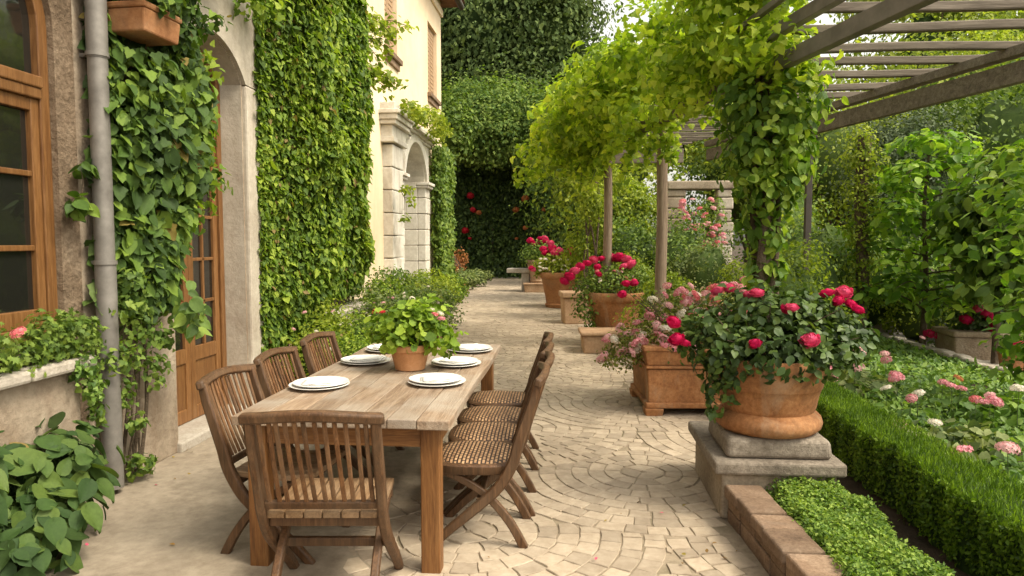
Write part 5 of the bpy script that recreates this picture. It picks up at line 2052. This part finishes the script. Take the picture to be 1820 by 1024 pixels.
for k in range(12):
    y = random.uniform(8.7, 9.3)
    b_ = Vector((-2.75, y, random.uniform(3.4, 4.6)))
    e_ = b_ + Vector((random.uniform(.15, .5), random.uniform(.0, .9), random.uniform(-.15, .35)))
    path = spline([b_, b_.lerp(e_, .5) + Vector((0, 0, .12)), e_], 6)
    mb.tube(path, .006, 4)
    for p in path[2:]:
        for _ in range(4):
            SP.append(tuple(p + Vector((random.gauss(0, .05), random.gauss(0, .05), random.gauss(0, .04)))))
            SN.append((.5, random.gauss(0, .4), .8))
for k in range(7):
    y = 6.6 + k * .4
    mb.tube(spline([(-2.88, y, 0), (-2.86, y + .05, 1.5), (-2.88, y - .05, 3), (-2.88, y + .1, 4.2)], 4), [.02] * 13, 6)
mb.build('stem', MT['bark'], ck, org=co_, smooth=True)
leaves('shoot_leaves', L['light'], np.array(SP), np.array(SN), .075, 'ivy', .5, ck, org=co_)

# ivy on the far corner of the yellow house and tufts over the portal
fc = thing('ivy_column', 'dense ivy column covering the far corner below the yellow house', 'ivy', (-3.4, 18.2, 0))
n = 5200
Z = RNG.uniform(.2, 4.0, n)
P = np.column_stack([-3.5 + RNG.uniform(.02, .35, n), 17.15 + 1.85 * RNG.random(n), Z])
P[:, 0] += .06 * lump(P, 2)
P2 = np.column_stack([-3.5 + RNG.uniform(-.5, .3, 1200), 18.95 + RNG.uniform(0, .3, 1200), RNG.uniform(.2, 3.9, 1200)])
leaves('foliage', L['mid'], np.vstack([P, P2]), np.tile((1., -.3, .4), (n + 1200, 1)), .10, 'ivy', 1.0, fc, org=(-3.4, 18.2, 0))
stems(fc, (0, 0, 0), [(.05, .5, 3.5), (.05, -.5, 3.2), (.05, .1, 3.6)], .03, TWIG)
tf = thing('wall_plant', 'straggling bright green plant growing along the cornice of the stone portal', 'plant', (-3.1, 14.8, 4.05))
cl = [((random.uniform(-.2, .25), -1.9 + 4.1 * k / 15, random.uniform(-.03, .25) - .0), (.2, .26, .14)) for k in range(16)]
P, N = cloud(cl, 1300, .2)
leaves('foliage', L['light'], P, N, .085, 'oval', .3, tf)
stems(tf, (-.2, 0, -.05), [(random.uniform(-.1, .2), random.uniform(-1.8, 2), random.uniform(.1, .3)) for _ in range(9)], .008, TWIG)
tw = thing('wall_plant', 'small leafy tuft sprouting from the rusticated pier of the portal', 'plant', (-3.1, 13.0, 2.55))
P, N = cloud([((.05, -.06, 0), (.12, .16, .10)), ((.02, -.1, -.55), (.1, .12, .08)), ((.02, .5, -.2), (.07, .1, .12))], 110, .2)
leaves('foliage', L['light'], P, N, .08, 'oval', .4, tw)
stems(tw, (-.05, 0, -.05), [(.05, -.1, .03), (.05, -.1, -.5)], .006, TWIG)

# ================================================================== PLANTS ON AND BELOW THE WINDOW WALL
wg = thing('window_box_plant', 'ferny dark green plants with one coral geranium on the planter wall under the window', 'plant', (-2.82, 3.3, .92))
cl = [((0, -.9 + k * .2, .09 + .03 * math.sin(k * 2)), (.10, .15, .12)) for k in range(8)] + [((.02, .45, .12), (.10, .13, .15)), ((.02, .25, .16), (.10, .14, .13))]
P, N = cloud(cl, 2600, .25)
leaves('foliage', L['mid'], P, N, .034, 'maple', .2, wg, jit=.6)
P, N = cloud([((.07, .42, -.05), (.05, .1, .10)), ((.08, .5, -.2), (.04, .06, .12))], 220, .2)
leaves('trailing_foliage', L['bed'], P, N, .03, 'ivy', .6, wg)
stems(wg, (-.02, 0, 0), [(random.uniform(-.05, .08), random.uniform(-.8, .5), random.uniform(.08, .2)) for _ in range(12)], .004, STEM)
q = at(33, 592, 3.22)
bloom(wg, (q.x + 2.82, q.y - 3.3, q.z - .92), .044, 'coral', 'cluster')
bf = thing('broad_leaved_plant', 'lush plant with large heart shaped leaves at the foot of the planter wall', 'plant', (-2.76, 3.24, 0))
bf.scale = (.9, .92, .93)
cl = [((-.05, -.1, .40), (.28, .42, .24)), ((.02, .25, .42), (.24, .28, .22)), ((.12, -.05, .22), (.30, .40, .2)), ((.2, -.3, .16), (.24, .3, .16)), ((-.05, -.5, .45), (.28, .4, .24))]
P, N = cloud(cl, 620, .4)
leaves('foliage', L['big'], P, N + np.array([.35, -.25, .35]), np.exp(RNG.normal(0, .25, len(P))) * .098, 'heart', .8, bf, jit=.3, svar=.35, smooth=True)
P, N = cloud(cl, 170, .1)
leaves('inner_foliage', L['dark'], P, N, .13, 'heart', .6, bf, smooth=True)
stems(bf, (0, 0, 0), [(random.uniform(-.15, .3), random.uniform(-.5, .5), random.uniform(.25, .55)) for _ in range(26)], .006, STEM)

# ================================================================== SHRUBS ALONG THE HOUSE SIDE OF THE PATH
SG = 'low shrubs in the border along the house'


def bush(name, label, loc, rad, n, size, lm, tpl='simple', group=None, sub=9, cat='shrub', kc=.62, blooms=(), dark=COREM):
    t = thing(name, label, cat, loc, 0, group)
    rx_, ry_, rz_ = rad
    cl = clumps_in((0, 0, rz_), (rx_, ry_, rz_), sub, min(rx_, ry_, rz_) * .55, .8, -.6) + [((0, 0, rz_ * .9), (rx_ * .8, ry_ * .8, rz_ * .8))]
    P, N = cloud(cl, n, .5)
    ok = P[:, 2] > .0
    vs, fs = core([((0, 0, rz_ * .85), (rx_ * .95, ry_ * .95, rz_ * .95))], kc, 6)
    leaves('foliage', lm, P[ok], N[ok], size, tpl, .2, t, jit=.55, svar=.4, extra=(vs, fs, dark))
    stems(t, (0, 0, 0), [(random.uniform(-.5, .5) * rx_, random.uniform(-.5, .5) * ry_, rz_ * 1.3) for _ in range(5)], .012, TWIG, 5)
    for (x, y, z, r, k, sh) in blooms:
        bloom(t, (x, y, z), r, k, sh)
    return t


for (x, y, r, h, lm, s, lab, wf_) in (
        (-2.45, 6.85, .46, .92, 'light', .042, 'low light green shrub beside the farthest slatted chair', 4), (-2.25, 7.7, .52, .95, 'creeper', .042, 'light green shrub with tiny white flowers behind the table', 6),
        (-2.35, 8.7, .54, 1.02, 'grey', .042, 'grey green shrub with tiny white flowers against the low wall', 8), (-2.30, 9.7, .56, 1.0, 'mid', .048, 'mid green shrub behind the geranium on the table', 2),
        (-2.45, 10.8, .58, 1.02, 'grey', .05, 'grey green lavender like shrub at the far end of the low wall', 4), (-2.85, 11.9, .58, 1.0, 'light', .055, 'bright green shrub in front of the rusticated pier', 0),
        (-2.75, 13.1, .60, .88, 'mid', .06, 'rounded mid green shrub in front of the arched niche', 0), (-3.0, 14.6, .62, 1.0, 'light', .06, 'upright light green shrub below the arched niche', 0),
        (-3.0, 16.2, .62, .82, 'creeper', .065, 'low rounded green shrub between niche and ivy column', 0), (-3.2, 17.9, .62, .74, 'mid', .07, 'last low green shrub of the border beside the ivy column', 0),
        (-2.62, 7.25, .34, 1.08, 'light', .042, 'slim light green shrub against the creeper behind the farthest slatted chair', 3), (-2.6, 9.2, .36, 1.22, 'creeper', .045, 'taller loose green shrub rising over the low wall', 3),
        (-1.95, 8.5, .42, .62, 'light', .04, 'lowest light green shrub at the path edge behind the table', 6), (-2.1, 6.55, .36, .62, 'creeper', .04, 'low green shrub at the path edge just beyond the table end', 3),
        (-2.75, 10.4, .4, 1.25, 'mid', .05, 'tall green shrub at the far end of the low wall below the creeper', 0)):
    bl = [(random.uniform(-.8, .8) * r, -r * random.uniform(.2, .9), h * random.uniform(.6, 1.0), .022, random.choice(('white', 'pale')), 'cluster') for _ in range(wf_)]
    bush('border_shrub', lab, (x, y, 0), (r, r * 1.05, h / 2), 3600, s, L[lm], 'simple', SG, 12, blooms=bl, dark=COREL)
q = at(668, 553, 8.3)
rr_ = thing('border_flower', 'small red flower peeking out of the shrubs left of the table geranium', 'flower', (q.x, q.y, 0))
stems(rr_, (0, 0, 0), [(0, 0, q.z)], .005, STEM)
bloom(rr_, (0, 0, q.z), .05, 'red', 'cluster')

# island bed before the dark hedge
bush('border_shrub', 'grey green mound at the front of the small bed before the dark hedge', tuple(at(822, 512, 23)[:2]) + (0,), (.72, .7, .38), 1500, .085, L['grey'], 'simple', 'plants in the small far bed', 8)
bush('border_shrub', 'pale grey green mound at the right of the small far bed', tuple(at(845, 502, 24.5)[:2]) + (0,), (.55, .6, .35), 1000, .085, L['grey'], 'simple', 'plants in the small far bed', 8)
bush('dried_shrub', 'rust brown dried shrub at the left of the small far bed', tuple(at(786, 510, 24.2)[:2]) + (0,), (.78, .6, .48), 1600, .085, L['rust'], 'simple', 'plants in the small far bed', 9, dark=TWIG)
bush('dried_shrub', 'tall rust coloured shrub at the back of the small far bed against the hedge', tuple(at(800, 500, 26.2)[:2]) + (0,), (.7, .6, .72), 1300, .09, L['rust'], 'simple', 'plants in the small far bed', 9, dark=TWIG)
q = at(816, 507, 22.4)
t = thing('border_flower', 'rusty red low flower at the front edge of the small far bed', 'flower', (q.x, q.y, 0))
stems(t, (0, 0, 0), [(0, 0, max(.15, q.z))], .01, STEM)
bloom(t, (0, 0, max(.15, q.z)), .17, 'red', 'cluster', flat=.6, tilt=.1)

# ================================================================== BACKGROUND: HEDGES, TREES


def hedge_wall(name, label, x0, x1, y, h, n, size, lm, thick=.7, cat='hedge'):
    t = thing(name, label, cat, ((x0 + x1) / 2, y, 0))
    X = RNG.uniform(x0, x1, n)
    Z = RNG.uniform(0, h, n)
    P = np.column_stack([X, np.full(n, float(y)), Z])
    P[:, 1] += -.12 * lump(P, 1.1) - .1 * lump(P, 2.6, 1) + RNG.uniform(-.15, .25, n)
    N = np.column_stack([RNG.normal(0, .3, n), -np.ones(n), np.full(n, .4)])
    k = n // 8
    Pt = np.column_stack([RNG.uniform(x0, x1, k), y + RNG.uniform(0, thick, k), h + RNG.normal(0, .12, k)])
    vs = [(x0, y + .25, 0), (x1, y + .25, 0), (x1, y + .25, h - .1), (x0, y + .25, h - .1), (x0, y + .25 + thick, 0), (x1, y + .25 + thick, 0), (x1, y + .25 + thick, h - .1), (x0, y + .25 + thick, h - .1)]
    fs = [(0, 1, 2, 3), (3, 2, 6, 7), (1, 5, 6, 2), (4, 0, 3, 7), (5, 4, 7, 6)]
    leaves('foliage', lm, np.vstack([P, Pt]), np.vstack([N, np.tile((0., -.3, 1.), (k, 1))]), size, 'simple', .8, t, org=((x0 + x1) / 2, y, 0), extra=(vs, fs, COREM))
    mb = MB()
    for i in range(4):
        x = x0 + (x1 - x0) * (i + .5) / 4 - (x0 + x1) / 2
        mb.tube([(x, .1, 0), (x + .05, .05, h * .5), (x - .1, .2, h * .9)], [.06, .045, .02], 6)
    mb.build('stem', MT['bark'], t, smooth=True)
    return t


hw = hedge_wall('rose_hedge', 'tall dark leafy hedge closing the end of the path dotted with red and orange roses', -6.5, 1.6, 30.6, 4.9, 15000, .17, L['dark'])
for (px, py, k, r) in ((836, 348, 'red', .17), (841, 373, 'red', .18), (827, 410, 'red', .19), (851, 378, 'orange', .13), (933, 353, 'orange', .17), (917, 373, 'orange', .16), (934, 405, 'orange', .15), (966, 373, 'orange', .12), (835, 424, 'red', .1), (918, 424, 'orange', .1)):
    q = at(px, py, 30.25)
    bloom(hw, (q.x + 2.45, q.y - 30.6, q.z), r, k, 'peony')


def tree(name, label, base, th, tr_, crowns, n, size, lm, tpl='simple', group=None, nsub=22, cr=.30, droop=.3, cat='tree', dark=COREM, kc=.55, lo=.45):
    t = thing(name, label, cat, base, 0, group)
    cl = []
    for c, r in crowns:
        cl += clumps_in(c, r, nsub, min(r) * cr, .75)
    P, N = cloud(cl, int(n * .7), lo)
    P2, N2 = cloud(crowns, int(n * .6), .62)
    P2 += RNG.normal(0, min(crowns[0][1]) * .05, P2.shape)
    P2 += N2 * (min(crowns[0][1]) * .16 * (lump(P2, 2.2) + lump(P2, 4.7, 1)))[:, None]
    P, N = np.vstack([P, P2]), np.vstack([N, N2])
    vs, fs = core(crowns, min(kc, .6), 7)
    leaves('crown', lm, P, N, size, tpl, droop, t, jit=.55, svar=.4, extra=(vs, fs, dark))
    mb = MB()
    top = crowns[0][0]
    tz = max(th, top[2])
    path = spline([(0, 0, 0), (random.uniform(-.1, .1), 0, tz * .4), (top[0] * .6, top[1] * .6, tz * .9)], 4)
    mb.tube(path, [tr_ * (1 - .6 * i / (len(path) - 1)) for i in range(len(path))], 8)
    for c, r in crowns:
        for k in range(4):
            e = Vector(c) + Vector((random.uniform(-.7, .7) * r[0], random.uniform(-.7, .7) * r[1], random.uniform(-.3, .7) * r[2]))
            b_ = Vector((0, 0, th * random.uniform(.6, 1)))
            pp = spline([b_, b_.lerp(e, .5) + Vector((0, 0, .1)), e], 4)
            mb.tube(pp, [tr_ * .4 * (1 - .8 * i / (len(pp) - 1)) for i in range(len(pp))], 5)
    mb.build('trunk', MT['bark'], t, smooth=True)
    return t


def tree_at(label, px, py, Y, rw, rh, n, size, lm, name='leafy_tree', tpl='simple', group=None, nsub=26, cr=.32, ry=None, y0=None, **kw):
    """crown centred on a sight line at distance Y, half width rw and half height rh in metres"""
    c = at(px, py, Y)
    yb = y0 or c.y
    return tree(name, label, (c.x, yb, 0), max(.6, c.z - rh * .8), max(.07, rw * .07), [((0, c.y - yb, c.z), (rw, ry or rw * .8, rh))], n, size, lm, tpl, group, nsub, cr, **kw)


BG = 'trees behind the garden'
# overhanging green mass above the dark hedge
tree_at('wide rounded mid green tree overhanging the dark hedge beside the yellow house', 868, 232, 29.6, 2.9, 1.9, 26000, .14, L['soft'], 'overhanging_tree', group=BG, ry=2.0, nsub=40, y0=31.6)
tree_at('rounded mid green tree overhanging the dark hedge right of the path end', 975, 235, 29.8, 2.4, 1.8, 20000, .14, L['soft'], 'overhanging_tree', group=BG, ry=2.0, y0=31.6)
tree_at('olive green small tree peeping between the house corner and the conifer', 800, 235, 27.5, 1.0, 1.4, 2600, .17, L['mid'], 'overhanging_tree', group=BG)
# tall conifer
c = at(935, 60, 37)
tree('conifer_tree', 'huge dark conifer towering behind the end of the path', (c.x, 38, 0), 5, .5,
     [((0, 0, 8.5), (4.6, 3, 4.2)), ((-2.2, 0, 13), (3.6, 2.6, 4)), ((1.0, 0, 13.5), (3.2, 2.6, 4.4)), ((2.4, -.3, 9), (2.2, 2, 3.2)), ((-4.4, 0, 9), (2.8, 2, 5)), ((-.6, .5, 18), (3.4, 2.4, 4)), ((-5.2, .3, 14), (2.2, 2, 4))],
     70000, .25, L['conifer'], 'simple', BG, 44, .24, -1.2, kc=.6)
# trees behind the pergola, light
tree_at('light green tree behind the pergola left of the far post', 1085, 300, 19, 1.8, 1.9, 5500, .13, L['light'], group=BG)
tree_at('light green tree behind the slatted bay of the pergola', 1180, 215, 26, 2.6, 2.2, 5500, .17, L['far'], group=BG)
tree_at('bushy light green tree right of the far post behind the crimson pots', 1105, 395, 16.5, 1.0, 1.0, 3200, .095, L['light'], group=BG)
tree_at('tall light green tree far behind the ruined wall', 1265, 190, 30, 3.0, 3.4, 6500, .2, L['far'], group=BG)
tree_at('yellow green tree behind the front vine post', 1400, 250, 22, 2.2, 2.6, 5500, .15, L['far'], group=BG)
tree_at('tall feathery poplar behind the rafters, left of two', 1640, 90, 31, 3.4, 5.2, 9000, .22, L['far'], 'poplar_tree', group=BG, lo=.1, kc=.25)
tree_at('tall feathery poplar behind the rafters at the upper right', 1770, 70, 33, 4.2, 5.6, 10000, .22, L['far'], 'poplar_tree', group=BG, lo=.1, kc=.25)
tree_at('broad green tree beyond the right beam of the pergola', 1690, 200, 24, 3.0, 2.6, 6500, .17, L['far'], group=BG)
tree_at('mid green tree at the right edge beyond the pergola', 1800, 300, 19, 2.4, 3.0, 6000, .14, L['mid'], group=BG)
tree_at('bluish green conifer behind the ivy clad trunk', 1612, 320, 17.5, 1.5, 1.9, 9000, .085, L['blue'], 'conifer_tree', 'simple', BG, cr=.4, kc=.8)
tree_at('mid green tree behind the dark post in the middle of the garden', 1490, 300, 20, 1.8, 2.0, 4500, .13, L['light'], group=BG)
tree_at('dense mid green tree far behind the ruin', 1330, 330, 24, 2.4, 2.2, 4500, .15, L['mid'], group=BG)
tree_at('distant mid green tree closing the view behind the right shrubs', 1560, 370, 26, 3.2, 2.6, 5000, .17, L['mid'], group=BG)
tree_at('distant mid green tree closing the view at the right edge', 1790, 400, 25, 3.5, 3.0, 5000, .17, L['mid'], group=BG)
tree_at('distant mid green tree closing the view left of the far post', 1030, 330, 26, 2.0, 2.8, 4500, .15, L['mid'], group=BG)

# ruined wall with climbing pink flowers
q = at(1250, 420, 16.4)
ru = thing('ruined_wall', 'ruined buff stone wall with a dark doorway among the shrubs', 'ruin', (q.x, q.y, 0))
mb = MB()
for (x0, x1, z0_, z1_) in ((.28, .60, 0, 2.75),):
    k = 0
    z = 0
    while z < z1_:
        dz = random.uniform(.18, .34)
        mb.box(x0 + random.uniform(-.03, .03), x1 + random.uniform(-.03, .03), -.22, .22, z, min(z + dz - .01, z1_))
        z += dz
mb.build('pier', MT['plaster_pale'], ru, bevel=.03)
mb = MB()
mb.box(-.85, .62, -.25, .25, 2.76, 2.95)
mb.build('lintel', MT['granite_warm'], ru, bevel=.03)
mb = MB()
z = 0
while z < 2.7:
    dz = random.uniform(.18, .34)
    mb.box(-.95 + random.uniform(-.03, .03), -.45 + random.uniform(-.03, .03), -.2, .2, z, min(2.75, z + dz - .01))
    z += dz
mb.build('pier', MT['granite_warm'], ru, bevel=.03)
pr = thing('flowering_shrub', 'shrub covered in small pink flowers before the doorway of the ruin', 'flowering shrub', (q.x - .22, q.y - .6, 0))
P, N = cloud([((0, 0, 1.7), (.55, .4, .5)), ((.25, 0, 2.2), (.35, .3, .4)), ((-.1, 0, 1.1), (.6, .4, .6))], 1700, .4)
leaves('foliage', L['mid'], P, N, .075, 'simple', .3, pr)
stems(pr, (0, 0, 0), [(random.uniform(-.4, .4), 0, random.uniform(1.5, 2.4)) for _ in range(9)], .015, TWIG)
for _ in range(46):
    bloom(pr, (random.uniform(-.45, .5), random.uniform(-.45, -.25), random.uniform(1.45, 2.5)), random.uniform(.045, .085), random.choice(('pink', 'coral', 'pale')), 'cluster')
rs_ = thing('rock', 'pale rock lying at the foot of the front vine post', 'rock', (1.32, 7.6, 0))
mb = MB()
mb.lathe([(.2, 0), (.26, .12), (.24, .55), (.2, .85), (.1, 1.02), (.01, 1.05)], 14, wob=.09)
mb.build('stone', MT['pale_stone'], rs_, smooth=True)

# garden shrubs right of the pots
GG = 'shrubs in the garden behind the pots'
SH = [('round dark grey green bush between the two bare pergola posts and the vine', 1255, 452, 13.2, .66, .55, 'grey', .06),
      ('dark green bush right behind the bare front post', 1205, 440, 14.2, .75, .75, 'mid', .07),
      ('light green low bush left of the bare front post', 1130, 500, 12.2, .55, .45, 'light', .06),
      ('low yellow green bush at the foot of the bare front post', 1180, 512, 9.6, .45, .34, 'light', .05),
      ('mid green shrub behind the crimson pot', 1120, 440, 14.8, .8, .9, 'mid', .075),
      ('bright shrub just behind the rose bush in the big pot', 1400, 485, 8.2, .62, .42, 'light', .05),
      ('mid green shrub right of the vine post', 1420, 440, 10.8, .8, .72, 'mid', .06),
      ('tall loose shrub between vine post and dark post', 1400, 380, 13, .9, .95, 'mid', .07),
      ('leafy shrub around the foot of the dark post', 1465, 440, 11.6, .8, .8, 'light', .06),
      ('dark shrub below the ivy clad trunk', 1545, 470, 12.4, 1.0, .70, 'mid', .065),
      ('deep green shrub between the ivy trunk and the large leafed tree', 1590, 450, 13.2, .9, .75, 'dark', .07),
      ('green shrub behind the stone ball pot', 1540, 535, 13.0, .7, .45, 'mid', .06),
      ('bright yellow green shrub left of the stone trough', 1640, 545, 11.4, .62, .40, 'light', .055),
      ('mid green shrub behind the stone trough', 1700, 520, 11.6, .9, .6, 'mid', .07),
      ('mid green shrub at the right edge behind the small pots', 1800, 560, 11.2, .9, .65, 'mid', .07),
      ('shrub of mixed green filling the gap right of the square planter', 1330, 500, 9.0, .5, .34, 'light', .048)]
for (lab, px, py, Y, rw, rh, lm, s) in SH:
    c = at(px, py, Y)
    zc = max(c.z, rh * .9)
    bush('garden_shrub', lab, (c.x, c.y, 0), (rw, rw * .9, zc + rh - .0 if zc < rh else (zc + rh) / 2), 2700, s, L[lm], 'simple', GG, 14, kc=.7)

# ivy clad trunk
it = thing('ivy_clad_trunk', 'slim dead trunk wrapped in bright ivy standing among the right hand shrubs', 'trunk', tuple(at(1530, 500, 10.6)[:2]) + (0,))
mb = MB()
mb.tube(spline([(0, 0, 0), (.02, 0, 1.2), (-.04, 0, 2.2), (.0, 0, 3.1)], 5), [.09] * 16, 8)
mb.build('trunk', MT['bark'], it, smooth=True)
cl = [((random.gauss(-.02, .05), random.gauss(-.02, .05), z), (.17, .17, .2)) for z in np.linspace(.7, 3.1, 16)] + [((-.18, -.05, 2.2), (.16, .16, .3)), ((-.1, 0, 2.8), (.25, .25, .22)), ((.14, 0, 2.7), (.2, .2, .2))]
P, N = cloud(cl, 2300, .4)
leaves('ivy', L['light'], P, N, .062, 'simple', .7, it)
# large leafed tree at the right


def tiered(name, label, base, zs, reach, n, size, lm, seed, cat='tree', r0=.05, tpl='oval'):
    """small tree of drooping leafy sprays set in loose tiers round a slim trunk"""
    rs = random.Random(seed)
    t = thing(name, label, cat, base)
    cl, tips = [], []
    for z in zs:
        a0 = rs.uniform(0, 6.28)
        m = rs.choice((3, 4, 4, 5))
        for k in range(m):
            a = a0 + k * 2 * PI / m + rs.uniform(-.4, .4)
            R_ = reach(z) * rs.uniform(.65, 1.2)
            tip = Vector((R_ * math.cos(a), R_ * math.sin(a), z - .12 * R_ + rs.uniform(-.08, .12)))
            tips.append((z, tip))
            for f in (.4, .7, 1.0):
                q = rs.uniform(.15, .26)
                cl.append(((tip.x * f, tip.y * f, z + (tip.z - z) * f + .10 * math.sin(PI * f)), (q * 1.25, q * 1.25, q * .55)))
    P, N = cloud(cl, n, .15)
    N[:, 2] += .5
    leaves('crown', lm, P, N, size, tpl, .9, t, jit=.4, svar=.45)
    mb = MB()
    top = max(zs)
    path = spline([(0, 0, 0), (.03, .02, top * .35), (-.04, 0, top * .7), (0, 0, top)], 5)
    mb.tube(path, [r0 * (1 - .75 * q / (len(path) - 1)) for q in range(len(path))], 8)
    for z, tip in tips:
        pp = spline([(0, 0, z - .12), tip * .5 + Vector((0, 0, z * .5 + .06)), tip], 4)
        mb.tube(pp, [r0 * .3 * (1 - .8 * q / (len(pp) - 1)) for q in range(len(pp))], 5)
    mb.build('trunk', MT['bark'], t, smooth=True)
    return t


BL = leafmat('broad_leaf', (.05, .13, .02), (.10, .225, .032), (.20, .35, .06), .4, .42, 1.4)
c = at(1750, 400, 9.0)
tiered('broad_leaved_tree', 'small tree with tiers of large drooping leaves behind the stone trough at the right', (c.x, 9.3 + 1.1, 0), [.75, 1.0, 1.25, 1.5, 1.75, 2.0, 2.3, 2.6, 2.9], lambda z: 1.0 - .26 * abs(z - 1.3), 2600, .125, BL, 3)
c = at(1800, 330, 9.2)
tree('broad_leaved_tree', 'second broad leaved sapling at the right edge under the pergola beam', (c.x, 9.4, 0), 1.6, .05,
     [((0, 0, 2.0), (.6, .6, .7)), ((.1, 0, 1.2), (.6, .5, .6))], 900, .17, L['mid'], 'oval', None, 14, .42, .9, kc=.5)
tiered('climbing_plant', 'bright broad leaved climber wrapped round the slim right hand pergola post', (rx(6.45) + .05, 6.5, 0), [.4, .6, .8, 1.05, 1.3, 1.55, 1.8, 2.05, 2.3], lambda z: max(.16, .5 - .32 * abs(z - 1.6)), 1300, .10, BL, 8, 'climber', .022)

# ------------------------------------------------------------------ litter on the paving
n = 420
PX_, PY_ = [], []
while len(PX_) < n:
    y = 2.2 + 18 * random.random() ** 1.6
    side = random.random()
    a, c = lerp(PATH_L, y) + .05, lerp(PATH_R, y) - .08
    x = a + abs(random.gauss(0, .25)) if side < .35 else (c - abs(random.gauss(0, .3)) if side < .8 else random.uniform(a, c))
    if a < x < c:
        PX_.append(x)
        PY_.append(y)
P = np.column_stack([PX_, PY_, np.full(n, .020)])
o = leaves('fallen_leaves', leafmat('dry_leaf', (.10, .07, .03), (.20, .14, .05), (.16, .20, .05), .15, .7, 3, odd=(.2, (.62, .10, .18))), P, np.tile((0., 0., 1.), (n, 1)), .022, 'oval', 0, None, jit=.25, svar=.5)
tag(o, 'scattered dry leaves and fallen petals lying on the paving', 'leaf litter', kind='stuff')
